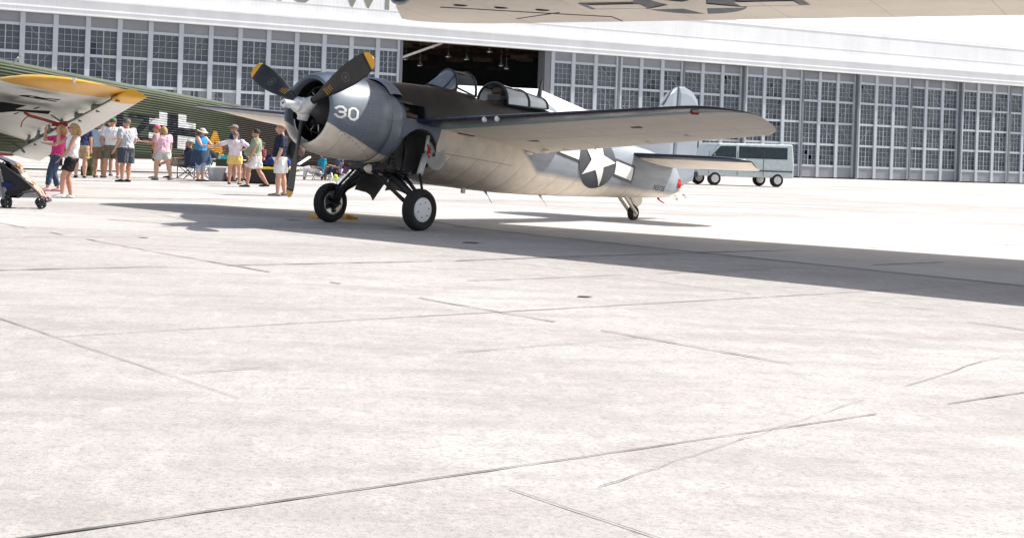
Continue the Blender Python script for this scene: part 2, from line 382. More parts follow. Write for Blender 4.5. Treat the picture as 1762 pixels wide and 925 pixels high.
# doors. A leaf spans posts; lights: list of (s0,s1)
ZB,ZR2,ZR3,ZR4,ZR5=8.22,6.5,4.68,2.86,1.05
FARW=MB()
def leaf(posts,off,kind=0,name='sliding_door',skip=False):
    s0,s1=posts[0],posts[-1]
    t=MB(); hbox(t,s0,s1,ZB,8.97,off-.08,off)
    leafo=hbuild(t,name,grayp)
    t=MB(); hbox(t,s0,s1,.1,ZR5,off-.08,off); hbuild_sub(t,'kick_panel',grayp,leafo)
    f=MB()
    for p in (posts[1:] if skip else posts): hbox(f,p-.16,p+.16,.1,8.95,off-.1,off+.10)
    for z in (ZB,ZR2,ZR3,ZR4,ZR5): hbox(f,s0,s1,z-.09,z+.09,off-.09,off+.05)
    hbuild_sub(f,'frame',trim,leafo)
    rd=random.Random(int(s0*10))
    for a,b_ in zip(posts[:-1],posts[1:]):
        bias=rd.choice([(1,1,1,1,1,3),(1,1,1,2,1,1),(2,2,1,2,2,1),(1,1,3,1,1,1),(1,1,1,1,1,1,1)]) if not 39<a<47 else (2,2,2,1)
        a+=.16;b_-=.16; wd=b_-a; nc=4 if wd>1.4 else 3
        for row,(z0,z1) in enumerate(((ZR2+.09,ZB-.09),(ZR3+.09,ZR2-.09),(ZR4+.09,ZR3-.09),(ZR5+.09,ZR4-.09))):
            near=-1.5<a<55 and row<3; wn_=MB() if near else FARW
            for i in range(1,nc):
                x=a+wd*i/nc; ww=.024 if not(i==2 and rd.random()<.5) else .07
                hbox(wn_,x-ww/2,x+ww/2,z0,z1,off-.06,off-.01)
            for i in range(1,4):
                z=z0+(z1-z0)*i/4; hbox(wn_,a,b_,z-.011,z+.011,off-.055,off-.015)
            for i in range(nc):
                for j in range(4):
                    if rd.random()<.002: continue
                    x0=a+wd*i/nc; x1=a+wd*(i+1)/nc; y0=z0+(z1-z0)*j/4; y1=z0+(z1-z0)*(j+1)/4; q=rd.uniform(-.012,.012)
                    wn_.add([H(x0,y0,off-.05),H(x1,y0,off-.05+q),H(x1,y1,off-.05+q*.5),H(x0,y1,off-.05-q)],[(0,1,2,3)],rd.choice(bias))
            if near: hbuild_sub(wn_,'window',[muntin,paneglass,paneglass2,paneglass3],leafo)
    # bracing behind the glass
    br=MB()
    for i,(a,b_) in enumerate(zip(posts[:-1],posts[1:])):
        for (z0,z1) in ((ZR2,ZB),(ZR3,ZR2),(ZR4,ZR3)):
            k=rd.random()
            if k<.38: br.beam(H(a,z0,off-.035),H(b_-.3,z1,off-.035),.065,.012)
            elif k<.7: br.beam(H(b_,z0,off-.035),H(a+.3,z1,off-.035),.065,.012)
    sbuild(br,'brace',trim,leafo,hbuild_sub)
def hbuild_sub(mb,name,mats,par):
    for v in mb.v: v-=HO
    return mb.build(name,mats,par)
P0=[1.2+2.066*k for k in range(-7,14)]+[27.75]
P0=[p for p in P0 if p<27]+[27.72]
for i in range(0,len(P0)-1,4): 
    seg=P0[i:i+5]; leaf(seg,-.35,skip=i>0)
leaf([40.72,42.6,44.65,46.72],-.3,1)
for k in range(9):
    s=46.98+6.28*k; leaf([s,s+2.0,s+4.05,s+6.05],-.3-.25*((k)%2),1)
t=MB()
hbox(t,39.98,40.5,0,8.95,-1.1,-.2); hbox(t,27.75,27.95,0,8.95,-1.0,-.2)
for k in range(10): hbox(t,46.74+6.28*k,46.94+6.28*k,0,8.95,-.6,-.15)
sbuild(t,'door_jamb',graydk,hangar,hbuild)
fw=hbuild(FARW,'window',[muntin,paneglass,paneglass2,paneglass3]); fw['kind']='stuff'
t=MB(); t.beam(H(27.85,7.68,-.6),H(31.3,9.0,-.6),.22,.16); hbuild(t,'diagonal_strut',M('weathered_beam',(.5,.47,.44),.7))
# rusty inner columns
t=MB()
for s in (7.0,13.0,3.9): t.beam(H(s-.1,0,-1.2),H(s-.1,8.9,-1.2),.28,.2)
sbuild(t,'inner_column',M('rusty_column',(.32,.17,.12),.8,var=.3,scale=3),hangar,hbuild)
# painted name, only the feet of its letters show in the photograph
t=MB(); 
def wall_text(txt,s,z,size,sx):
    mb=MB()
    for pts,k in text_polys(txt,size,0,.03,sx,(s,z)): mb.add([H(u,v,.012) for u,v in pts],[tuple(range(len(pts)))])
    return mb
lt=MB()
for ch,s,z,wd in (('T',17.45,11.0,1.75),('S',19.3,11.0,1.7),('W',22.95,11.0,2.3),('I',26.12,11.0,.5)):
    mb=wall_text(ch,s,z,2.15,1.25); lt.add(mb.v,mb.f,0)
hbuild(lt,'wall_lettering',M('olive_grey_lettering',(.22,.23,.19),.7))
# ---------------------------------------------------------------- navy fighter
AL,TH=.757,.095; FP=Vector((-.698,20.107,1.853))
ex=Vector((math.cos(TH)*math.cos(AL),math.cos(TH)*math.sin(AL),-math.sin(TH)))
ez=Vector((math.sin(TH)*math.cos(AL),math.sin(TH)*math.sin(AL),math.cos(TH)))
ey=Vector((-math.sin(AL),math.cos(AL),0))           # towards starboard
GL=Vector((1.69,0,-1.70))                            # ground point under the main gear, aircraft coordinates
G0=FP+ex*GL.x+ez*GL.z; G0.z=0
fighter=thing('propeller_fighter','blue grey and cream fighter numbered 30 with a white star on its side','aircraft')
fighter.matrix_world=Matrix((( ex.x,ey.x,ez.x,G0.x),(ex.y,ey.y,ez.y,G0.y),(ex.z,ey.z,ez.z,G0.z),(0,0,0,1)))
FM=fighter.matrix_world.copy(); FI=FM.inverted()
OFF=FI@FP                                            # hub in root coordinates
def F(v): return Vector((v[0]+OFF.x,-v[1]+OFF.y,v[2]+OFF.z))
def W(v): return FM@F(v)
def fp(px,py,y=0.0,x=None,z=None):
    """aircraft coordinates of the point seen at px,py in the plane y (or x, or z)"""
    a=FI@Vector((0,0,EYE)); b_=FI@at(px,py,10)
    def un(v): return Vector((v.x-OFF.x,-(v.y-OFF.y),v.z-OFF.z))
    a=un(a); d=un(b_)-a
    i,val=(1,y) if x is None and z is None else ((0,x) if x is not None else (2,z))
    t=(val-a[i])/d[i]; return a+d*t
def fb(mb,name,mats,par=None,**k):
    for i,v in enumerate(mb.v): mb.v[i]=F(v)
    return mb.build(name,mats,par or fighter,**k)
NAVY=(.022,.032,.052); GREY=(.105,.132,.165); LGREY=(.21,.235,.27); CREAM=(.76,.675,.565)
def paint_mat(name,zb,zt,side=GREY,side2=None,softb=.02,soft=.03,lines=None,topc=NAVY,rough=.42,patch=None,grime=.5):
    """zb/zt: lists of (x, z) : lower colour boundary and top colour boundary along the body"""
    m,n,b=newmat(name,rough,0,.5); oc=n.sep(n.coord()); x=n.math('SUBTRACT',oc[0],OFF.x); z=n.math('SUBTRACT',oc[2],OFF.z)
    xn=n.math('MULTIPLY',x,1/12.)
    def prof(st): 
        r=n.ramp(xn,[(p[0]/12.,(p[1]+2)/4.) for p in st]); r.node.color_ramp.interpolation='LINEAR'
        return n.math('SUBTRACT',n.math('MULTIPLY',r,4.0),2.0)
    def lin(st):
        # colour ramps are stored linear, values pass unchanged
        return prof(st)
    wob=n.math('MULTIPLY',n.math('SUBTRACT',n.noise(2.2,3),.5),.06)
    zz=n.math('ADD',z,wob)
    nz=n.noise(3.5,6,.62); streak=n.noise(2.2,5,.6,stretch=(.35,1,2.2))
    sc=n.mix(n.rng(streak,.35,.7,0,.5),side,tuple(c*1.35 for c in side))
    if side2: sc=n.mix(n.rng(x,3.6,4.8),sc,n.mix(n.rng(streak,.35,.7),tuple(c*.85 for c in side2),tuple(min(1,c*1.25) for c in side2)))
    cr=n.mix(n.rng(nz,.35,.7),tuple(c*.86 for c in CREAM),tuple(c*1.1 for c in CREAM))
    lowf=n.rng(n.math('SUBTRACT',zz,lin(zb)),-softb,softb,1,0)
    topf=n.rng(n.math('SUBTRACT',zz,lin(zt)),-soft,soft,0,1)
    c=n.mix(topf,sc,n.mix(n.rng(nz,.4,.7),topc,tuple(k*1.8 for k in topc)))
    c=n.mix(lowf,c,cr)
    if lines:
        st,x0,tilt,wd=lines
        fr=n.math('FRACT',n.math('MULTIPLY',n.math('ADD',n.math('ADD',x,n.math('MULTIPLY',z,tilt)),50-x0),1/st))
        ln=n.math('LESS_THAN',fr,wd/st); 
        sm=n.rng(fr,0,.3,1,0); 
        belly=n.rng(z,-.35,-.75,0,1)
        soot=n.math('MULTIPLY',n.math('MULTIPLY',sm,belly),n.rng(streak,.3,.65,.2,grime))
        soot=n.math('MULTIPLY',soot,n.rng(x,2.6,7.0,1,.25))
        c=n.mix(soot,c,(.13,.085,.05)); c=n.mix(n.math('MULTIPLY',ln,n.rng(z,-.1,-.5,.12,.6)),c,(.07,.06,.05))
        hl=n.math('MULTIPLY',n.math('LESS_THAN',n.math('ABSOLUTE',n.math('ADD',z,.40)),.006),n.math('MULTIPLY',n.math('GREATER_THAN',x,2.3),n.math('LESS_THAN',x,4.4))); c=n.mix(n.math('MULTIPLY',hl,.6),c,(.07,.06,.05))
    if name=='fighter_body_paint':
        # oil and exhaust soot running back along the belly from the gear bay
        so=n.math('MULTIPLY',n.rng(z,-.50,-.82,0,1),n.rng(x,2.2,6.8,1,0)); so=n.math('MULTIPLY',so,n.rng(streak,.25,.7,.5,1.15),clamp=True)
        c=n.mix(so,c,(.05,.035,.025))
    spk=n.noise(26,3,.8); c=n.mix(n.math('MULTIPLY',n.rng(spk,.62,.75,0,.3),n.math('SUBTRACT',1.0,topf)),c,tuple(min(1,k*2+.06) for k in side))
    n.link(c,b.inputs['Base Color']); n.put(b.inputs['Roughness'],n.rng(nz,.3,.7,rough-.08,rough+.14)); n.put(b.inputs['Specular IOR Level'],n.rng(topf,0,1,.5,.32))
    n.link(n.bump(n.noise(1.6,2,.5),.12,.03),b.inputs['Normal'])
    return m
body_paint=paint_mat('fighter_body_paint',[(0,-.6),(1.9,-.62),(2.3,-.62),(2.42,.05),(4.35,.05),(5.15,-.44),(7.5,-.44),(10.6,-.36)],
    [(0,.32),(1.75,.30),(2.1,.03),(4.2,.05),(4.7,.45),(6,.62),(7,.9),(9,1.9),(12,1.99)],side2=LGREY,softb=.05,topc=(.011,.0105,.011),lines=(.62,2.3,-.85,.012))
cowl_paint=paint_mat('fighter_cowling_paint',[(0,-.20),(.3,-.33),(1.3,-.56),(2,-.62),(12,-.6)],[(0,.47),(2,.47),(12,.4)],side=(.135,.162,.195),softb=.008,soft=.08,lines=(.62,.12,0,.008),rough=.38,grime=.2)
tail_paint=paint_mat('fighter_tail_paint',[(0,-1.9),(12,-1.9)],[(0,1.9),(12,1.99)],side=(.20,.23,.27),rough=.5)
dark=M('fighter_dark_metal',(.018,.018,.02),.45,var=.4,scale=12); black=M('black_rubber',(.02,.02,.021),.75,var=.3,scale=20,bump=.1)
steel=M('bare_steel',(.55,.55,.54),.32,metal=.8,scale=14); cream=M('fighter_cream_paint',CREAM,.5,var=.1,scale=5)
navy=M('fighter_navy_paint',(.016,.024,.045),.3,var=.25,scale=2); teal=M('faded_edge_paint',(.16,.30,.35),.5)
white=M('matt_white_paint',(.72,.72,.71),.45,var=.06); wellgrey=M('wheel_well_grey',(.06,.058,.056),.6,var=.3)
yel=M('amber_yellow_paint',(.72,.36,.02),.4,var=.08); red=M('red_webbing',(.5,.02,.02),.7); blk=M('gloss_black_paint',(.012,.014,.018),.32,var=.5)
ST=[(1.12,.50,-.60,.54,2),(1.25,.60,-.66,.60,2.1),(1.6,.645,-.70,.64,2.15),(2.16,.70,-.82,.66,2.2),(2.98,.76,-.90,.66,2.25),(3.87,.72,-.89,.64,2.2),(4.64,.76,-.87,.60,2.1),
    (5.46,.80,-.83,.54,2.0),(6.31,.72,-.77,.47,2),(7.2,.58,-.70,.40,2),(8.2,.50,-.62,.32,2),(9.13,.45,-.54,.24,2),(10.0,.36,-.46,.16,2),(10.3,.2,-.40,.10,2),(10.5,.02,-.34,.05,2)]
def sect(x):
    for a,b_ in zip(ST[:-1],ST[1:]):
        if x<=b_[0]:
            t=max(0,(x-a[0])/(b_[0]-a[0])); t2=t*t*(3-2*t)*.35+t*.65
            return [a[i]+(b_[i]-a[i])*t2 for i in (1,2,3,4)]
    return list(ST[-1][1:])
def side_y(x,z):
    t,bo,hw,e=sect(x); c=(t+bo)/2; h=(t-bo)/2; q=min(.999,abs((z-c)/h)); return hw*(1-q**e)**(1/e)
t=MB(); rings=[]; NS=96
xs=[1.12+i*(10.5-1.12)/110 for i in range(111)]
for x in xs:
    tp,bo,hw,e=sect(x); c=(tp+bo)/2; h=(tp-bo)/2; r=[]
    for j in range(NS):
        a=2*PI*j/NS; ca,sa=math.cos(a),math.sin(a)
        r.append(Vector((x,hw*math.copysign(abs(ca)**(2/e),ca),c+h*math.copysign(abs(sa)**(2/e),sa))))
    rings.append(r)
t.loft(rings)
fus=fb(t,'fuselage',[body_paint,wellgrey,cream,dark])
def cutter(mb,mi):
    for i,v in enumerate(mb.v): mb.v[i]=F(v)
    for i in range(len(mb.m)): mb.m[i]=0
    o=bpy.data.objects.new('cutter',mb.mesh('cutter',[[wellgrey,dark,cream][mi]])); COL.objects.link(o); o.matrix_world=FM; return o
cuts=[]
for sgn in (1,-1):
    c=MB(); c.lathe([(0,.001),(0,.425),(1.0,.425),(1.0,.001)],axis=(0,sgn,0),c=(1.97,sgn*.2,-.505),n=40,smooth=False)
    cuts.append(cutter(c,0))
    c=MB(); c.box((1.64,sgn*.64,.16),(.74,.46,.25)); cuts.append(cutter(c,1))
c=MB(); c.box((3.95,0,1.02),(.76,.60,1.3)); cuts.append(cutter(c,1))
bpy.context.view_layer.update()
for k,cc in enumerate(cuts):
    md=fus.modifiers.new('cut%d'%k,'BOOLEAN'); md.operation='DIFFERENCE'; md.solver='EXACT'; md.object=cc; md.material_mode='TRANSFER'
dg=bpy.context.evaluated_depsgraph_get(); me=bpy.data.meshes.new_from_object(fus.evaluated_get(dg))
fus.modifiers.clear(); fus.data=me; me.name='fuselage'
for cc in cuts: bpy.data.objects.remove(cc)
# cowling
t=MB(); cz=-.04
prof=[(1.30,.615),(1.28,.655),(1.0,.668),(.75,.668),(.5,.655),(.3,.63),(.17,.595),(.09,.56),(.055,.53),(.06,.505),(.10,.487),(.2,.485)]
t.lathe(prof,(1,0,0),(0,0,cz),72)
t.lathe([(.2,.485),(.5,.54),(1.28,.60)],(1,0,0),(0,0,cz),48,1)
t.lathe([(1.30,.615),(1.28,.60)],(1,0,0),(0,0,cz),48,1)
for k in range(26):                                                   # fasteners
    a=-.95+k*.075
    for x in (.76,1.24): t.ell((x,.672*math.cos(a),cz+.672*math.sin(a)),.006,n=6,mat=2)
for k in range(9):
    x=.25+k*.11; zz=-.2-.33*x-.05; y=math.sqrt(max(0,.665**2-(zz-cz)**2)); t.ell((x,y+.002,zz),.009,n=6,mat=1)
cowl=fb(t,'cowling',[cowl_paint,dark,steel])
t=MB()   # lower chin lip running back under the cowl
t.lathe([(1.27,.66),(1.45,.655),(1.62,.62),(1.62,.6),(1.27,.62)],(1,0,0),(0,0,cz-.01),40,0,a0=0,a1=2*PI)
fb(t,'cowl_flap',cowl_paint)
def cowlmap(u,v,k,r0=.0): 
    pr=sorted(prof[:9]); r=.66
    for (x0,r_0),(x1,r_1) in zip(pr[:-1],pr[1:]):
        if x0<=u<=x1: r=r_0+(r_1-r_0)*(u-x0)/(x1-x0)
    r+=.004+r0; a=v/.66; return F((u,r*math.cos(a),cz+r*math.sin(a)))
def num30():
    P=[]
    def stroke(pts,w):
        for a,b_ in zip(pts[:-1],pts[1:]):
            a=Vector(a);b_=Vector(b_); d=(b_-a).normalized()*w*.28; nn=Vector((-d.y,d.x)).normalized()*w/2
            P.append(([tuple(a-d+nn),tuple(a-d-nn),tuple(b_+d-nn),tuple(b_+d+nn)],len(P)%2))
    w=.046; X1,Y1,c=.16,.24,.05
    stroke([(0,Y1-c),(c,Y1),(X1-c,Y1),(X1,Y1-c),(X1,Y1*.5+.03),(X1-.03,Y1*.5),(.06,Y1*.5)],w)
    stroke([(X1-.03,Y1*.5),(X1,Y1*.5-.03),(X1,c),(X1-c,0),(c,0),(0,c)],w)
    o=.235; stroke([(o,c),(o,Y1-c),(o+c,Y1),(o+X1-c,Y1),(o+X1,Y1-c),(o+X1,c),(o+X1-c,0),(o+c,0),(o,c)],w)
    return P
SQ=fp(600,193,.655)
o=decal('number_marking',[([(SQ.x-.20+p[0]*.98,p[1]*.72+SQ.z-.06) for p in q],k) for q,k in num30()],lambda u,v,k:cowlmap(u,v,k,.0015*k),[white,white],cowl,(.05,.03)) 
# engine
t=MB(); t.lathe([(.04,.06),(.08,.09),(.24,.13),(.38,.20),(.5,.24),(.8,.26)],(1,0,0),(0,0,0),28); t.lathe([(.95,.59),(1.0,.001)],(1,0,0),(0,0,cz),32)
eng=fb(t,'engine',M('engine_grey',(.11,.115,.12),.4,metal=.4,scale=10))
fin=M('engine_fins',(.03,.03,.032),.4,metal=.5,scale=20)
for k in range(9):
    a=2*PI*k/9+.1; d=Vector((0,math.cos(a),math.sin(a))); pr=[(.22,.06)]
    for i in range(14): h=.25+i*.017; pr+=[(h,.10),(h+.004,.118),(h+.009,.10)]
    pr+=[(.5,.09),(.52,.02)]
    t=MB(); t.lathe(pr,d,(.62,0,0),16); fb(t,'engine_cylinder',fin,eng)
    t=MB()
    for q in (.09,):
        dd=Vector((0,-d.z,d.y))*q; t.tube([Vector((.36,0,0))+d*.22+dd*.6,Vector((.48,0,0))+d*.50+dd],.014,8)
    t.tube([Vector((.33,0,0))+d*.26,Vector((.30,0,0))+d*.36,Vector((.45,0,0))+d*.5],.008,6)
    fb(t,'pushrod',steel if k%3==0 else dark,eng)
t=MB(); t.tube([(.30,.36*math.cos(i*PI/20),.36*math.sin(i*PI/20)) for i in range(41)],.010,8); fb(t,'ignition_ring',dark,eng)
t=MB(); t.tube([(.21,.472*math.cos(a),cz+.472*math.sin(a)) for a in [R(-70+i*5) for i in range(21)]],.011,8,0); 
t.tube([(.21,.472*math.cos(a),cz+.472*math.sin(a)) for a in [R(195+i*5) for i in range(14)]],.011,8,0); fb(t,'cooling_ring',white,eng)
# propeller
prop=fb(MB().lathe([(-.13,.05),(-.12,.12),(-.04,.145),(.02,.14),(.07,.10),(.1,.09)],(1,0,0),(0,0,0),28),'propeller',M('prop_hub_silver',(.62,.62,.60),.42,metal=.3,var=.2,scale=9))
t=MB(); t.lathe([(-.44,.02),(-.44,.058),(-.43,.064),(-.2,.064),(-.2,.088),(-.16,.10),(-.12,.10)],(1,0,0),(0,0,0),24); 
for k in range(10): a=k*PI/5; t.ell((-.18,.095*math.cos(a),.095*math.sin(a)),.012,n=6)
fb(t,'hub_dome',M('prop_dome_silver',(.7,.7,.69),.38,metal=.3,var=.2,scale=9),prop)
def blade_ring(r,L,rh,tdir,n=16,s=1.0):
    W_=[(.0,.095),(.15,.10),(.28,.15),(.42,.24),(.55,.31),(.7,.345),(.82,.34),(.9,.315),(.95,.27),(.98,.2),(1.0,.05)]
    q=r/L
    for a,b_ in zip(W_[:-1],W_[1:]):
        if q<=b_[0]+1e-9:
            tt=(q-a[0])/(b_[0]-a[0]); w_=a[1]+(b_[1]-a[1])*tt; break
    th=max(.012,.10*(1-q*1.25)) if q<.8 else .012+.02*(1-q)
    th=min(th,w_*.98) if q<.1 else th
    if q<.2: th=.095*(1-(q/.2))+ .072*(q/.2)
    elif q<.8: th=.072-(q-.2)/.6*.058
    be=R(50-32*min(1,q*1.1)); c=tdir*math.cos(be)-Vector((1,0,0))*math.sin(be); nn=rh.cross(c)
    return [rh*r+c*(math.cos(2*PI*j/n)*w_/2)+nn*(math.sin(2*PI*j/n)*th/2) for j in range(n)]
blademat=M('black_prop_blade',(.022,.021,.021),.36,var=.35,scale=4)
for k,(yy,zz) in enumerate([(-.15,-1.40),(1.40,.73),(-1.34,.63)]):
    rh=Vector((0,yy,zz)); L=rh.length; rh.normalize(); td=Vector((0,-rh.z,rh.y))
    t=MB(); t.loft([blade_ring(L*q,L,rh,td) for q in [.07,.12,.18,.25,.32,.4,.5,.6,.7,.8,.88,.925]])
    bl=fb(t,'propeller_blade',blademat,prop)
    t=MB(); t.loft([blade_ring(L*q,L,rh,td) for q in [.925,.95,.965,.98,.99,1.0]]); fb(t,'blade_tip',yel,bl)
    t=MB(); t.lathe([(.05,.075),(.08,.098),(.14,.098),(.15,.085),(.2,.085),(.21,.06)],rh,(0,0,0),20); fb(t,'blade_collar',M('prop_hub_silver',None),prop)
    # maker's roundel and small stencil lines on the blade face
    def face(u,v,kk,L=L,rh=rh,td=td):
        q=v/L; be=R(50-32*min(1,q*1.1)); c=td*math.cos(be)-Vector((1,0,0))*math.sin(be); nn=rh.cross(c)
        if nn.x>0: nn=-nn
        th=(.072-(q-.2)/.6*.058) if q<.8 else .014
        return F(rh*v+c*u+nn*(th/2+.003))
    if k:
        ring=[]
        for i in range(24):
            a=2*PI*i/24; b_=2*PI*(i+1)/24
            ring.append(([(.072*math.cos(a),.62*L+.072*math.sin(a)),(.072*math.cos(b_),.62*L+.072*math.sin(b_)),(.062*math.cos(b_),.62*L+.062*math.sin(b_)),(.062*math.cos(a),.62*L+.062*math.sin(a))],0))
        ring+=[([(.05*math.cos(a),.62*L+.05*math.sin(a)),(.01*math.cos(a+1),.62*L+.01*math.sin(a+1)),(.01*math.cos(a-1),.62*L+.01*math.sin(a-1))],0) for a in [i*PI/3 for i in range(6)]]
        decal('blade_emblem',ring,face,M('faint_grey_marking',(.13,.13,.13),.5),bl,(.5,.5))
        st=[]; rd=random.Random(k)
        for i in range(4):
            u=-.06+.012*i
            while u<.05:
                wv=rd.uniform(.005,.011); st.append(rect(u,.33*L+i*.042,u+wv,.33*L+i*.042+.016)); u+=wv+.010
        decal('blade_stencil',st,face,yel,bl,(.5,.5))
# wings
def wsec(y,side):
    a=abs(y); s=(a-.5)/5.4; lx=1.82+.16*s; lz=.035+.055*(a-.66); ch=3.2-1.02*s; th=.40-.23*s
    if a>5.35: q=(a-5.35)/.58; k=math.sqrt(max(0,1-q*q)); lx+=(1-k)*ch*.42; ch*=max(k,.04); th*=max(k,.08)
    return lx,lz,ch,th
def airfoil(y,n=14):
    lx,lz,ch,th=wsec(y,1); P=[]
    for i in range(n+1):                       # TE -> LE over the top
        c=.5*(1+math.cos(PI*i/n)); tt=th*2.6*(.2969*math.sqrt(c)-.126*c-.3516*c*c+.2843*c**3-.1036*c**4)
        P.append(Vector((lx+c*ch,y,lz-.045*c*ch+.02*ch*math.sin(PI*c)+tt)))
    for i in range(1,n):
        c=.5*(1-math.cos(PI*i/n)); tt=th*1.9*(.2969*math.sqrt(c)-.126*c-.3516*c*c+.2843*c**3-.1036*c**4)
        P.append(Vector((lx+c*ch,y,lz-.045*c*ch+.02*ch*math.sin(PI*c)-tt)))
    return P
m,n,b=newmat('fighter_wing_underside',.5,0,.4); oc=n.sep(n.coord()); yy=n.math('ABSOLUTE',oc[1])
c=n.ramp(n.noise(1.4,6,.65,stretch=(2,.6,1)),[(.3,(.70,.62,.52)),(.6,(.79,.71,.61)),(.8,(.82,.755,.67))])
fr=n.math('FRACT',n.math('MULTIPLY',yy,1/.83)); c=n.mix(n.math('MULTIPLY',n.math('LESS_THAN',fr,.012),.25),c,(.2,.17,.14))
fx=n.math('ABSOLUTE',n.math('SUBTRACT',n.math('SUBTRACT',oc[0],OFF.x),3.75)); c=n.mix(n.math('MULTIPLY',n.math('LESS_THAN',fx,.007),.45),c,(.12,.1,.08))
dirt=n.math('MULTIPLY',n.rng(n.noise(3,5,.7,stretch=(.4,1.6,1)),.52,.75),.4); c=n.mix(dirt,c,(.50,.42,.33))
n.link(c,b.inputs['Base Color']); n.link(n.bump(n.noise(1.2,2),.15,.03),b.inputs['Normal']); under=m
def wing(side):
    ys=[.35,.6,.9,1.3,1.8,2.4,3.0,3.6,4.2,4.8,5.35,5.5,5.64,5.76,5.85,5.91,5.93]; N_=28
    t=MB(); rings=[airfoil(side*y) for y in ys]; n0=len(rings[0])
    vs=[v for r in rings for v in r]; o=len(t.v); t.v+=vs
    for i in range(len(rings)-1):
        for j in range(n0):
            a=i*n0+j; b_=i*n0+(j+1)%n0; t.f.append([a,b_,b_+n0,a+n0]); t.s.append(True)
            t.m.append(0 if j<=16 else (2 if j==17 else 1))
    for r in (0,len(rings)-1):
        t.f.append([r*n0+j for j in range(n0)]); t.m.append(0); t.s.append(False)
    return fb(t,'wing',[navy,under,teal])
wp=wing(1); ws=wing(-1); tag(wp,'near wing seen from its cream underside')
def und(px,py):
    z=-.05
    for _ in range(12):
        p=fp(px,py,z=z); lx,lz,ch,th=wsec(p.y,1); c=min(.98,max(.02,(p.x-lx)/ch))
        z=lz-.045*c*ch+.02*ch*math.sin(PI*c)-th*1.9*(.2969*math.sqrt(c)-.126*c-.3516*c*c+.2843*c**3-.1036*c**4)
    return p
t=MB()
for (x,y,w_,h_) in [(800,231,.06,.34),(811,233.5,.10,.06),(850,244.5,.10,.06),(914,242,.3,.05),(953,245,.28,.05),(890,263,.3,.03),(1095,219,.16,.03),(1146,234,.16,.03),(1003,241,.0,.0)]:
    if w_:
        p=und(x,y); t.box(p-Vector((0,0,.005)),(h_ if w_<.08 else .07,w_,.014))
sbuild(t,'vent_slot',dark,wp,fb)
t=MB()
for (x,y) in [(908,262),(936,259),(974,255),(1030,250),(1117,241),(1183,231)]:
    p=und(x,y); t.ell(p+Vector((.04,0,-.01)),(.12,.03,.035),n=8); t.box(p+Vector((-.05,0,-.02)),(.03,.02,.05))
sbuild(t,'hinge_fairing',cream,wp,fb)
for x in (830,851):
    y_=fp(x,208,x=1.84).y; lx,lz,ch,th=wsec(y_,1)
    t=MB(); t.ell((lx+.02,y_,lz-.03),(.045,.038,.045),n=16); fb(t,'landing_light',M('white_lens',(.75,.74,.72),.15),wp)
p=und(1196,192); t=MB(); t.tube([p+Vector((0,.06,-.03)),p+Vector((-.03,-.03,-.03)),p+Vector((-.02,-.05,-.0))],.016,8); fb(t,'pitot_cover',red,wp)
# tail surfaces
def surf(name,xz,th,mats,y0=0):
    t=MB(); n0=len(xz); cx_=sum(p[0] for p in xz)/n0; cz_=sum(p[1] for p in xz)/n0
    def ringf(k,y): return [Vector((cx_+(p[0]-cx_)*k,y,cz_+(p[1]-cz_)*k)) for p in xz]
    t.loft([ringf(.86,y0-th),ringf(.985,y0-th*.55),ringf(1,y0),ringf(.985,y0+th*.55),ringf(.86,y0+th)],0,True,False)
    return fb(t,name,mats)
surf('fin',[(6.3,.66),(7.4,.78),(8.5,1.0),(9.35,1.25),(9.72,1.45),(9.95,1.76),(10.12,1.86),(10.16,.4),(10.16,-.3),(9.0,.2),(7,.4)],.055,tail_paint)
rud=surf('rudder',[(10.18,1.87),(10.4,1.90),(10.68,1.85),(10.91,1.70),(11.04,1.3),(11.04,.7),(11.0,.0),(10.62,-.16),(10.5,-.2),(10.18,-.15)],.045,tail_paint)
for side in (1,-1):
    t=MB(); rg=[]
    for y in (.1,.6,1.2,1.8,2.15,2.3,2.36):
        s=y/2.36; k=1 if y<1.9 else math.sqrt(max(.004,1-((y-1.9)/.47)**2)); lx=8.42+.28*s+(1-k)*.6; ch=(1.62-.35*s)*k; th=.065*k; z=.28; r=[]
        for i in range(10): 
            c=.5*(1+math.cos(PI*i/9)); r.append(Vector((lx+c*ch,side*y,z-.12*c+th*math.sin(PI*c**.6))))
        for i in range(1,9):
            c=.5*(1-math.cos(PI*i/9)); r.append(Vector((lx+c*ch,side*y,z-.12*c-th*math.sin(PI*c**.6))))
        rg.append(r)
    n0=len(rg[0]); t.v+=[v for r in rg for v in r]
    for i in range(len(rg)-1):
        for j in range(n0):
            a=i*n0+j; b_=i*n0+(j+1)%n0; t.f.append([a,b_,b_+n0,a+n0]); t.s.append(True); t.m.append(0 if j<11 else 1)
    fb(t,'tailplane',[navy,under])
t=MB(); p=fp(1167,317,.07); t.box(p,(.11,.06,.17)); t.box(p+Vector((.0,0,.095)),(.07,.05,.03)); t.beam(fp(1155,312,.05),p+Vector((0,0,.02)),.018); t.box(p+Vector((0,.04,.0)),(.13,.03,.03)); fb(t,'control_lock',red,rud)
t=MB(); t.beam(fp(1172,318,0),fp(1178,320,0),.03)
for a,b_ in (((1150,335),(1170,344)),((1162,338),(1176,339)),((1150,335),(1166,332))): t.beam(fp(*a,.04),fp(*b_,.04),.04)
t.ell(fp(1178,337,0),(.06,.05,.06),n=10); t.ell(fp(1165,341,.05),(.05,.04,.05),n=10); fb(t,'tail_hook',cream)
t=MB(); 
pp=[fp(*q,.0) for q in ((1132,338),(1133,343),(1137,346),(1142,349))]; t.tube(pp,.03,8,flat=.25); fb(t,'warning_ribbon',red)
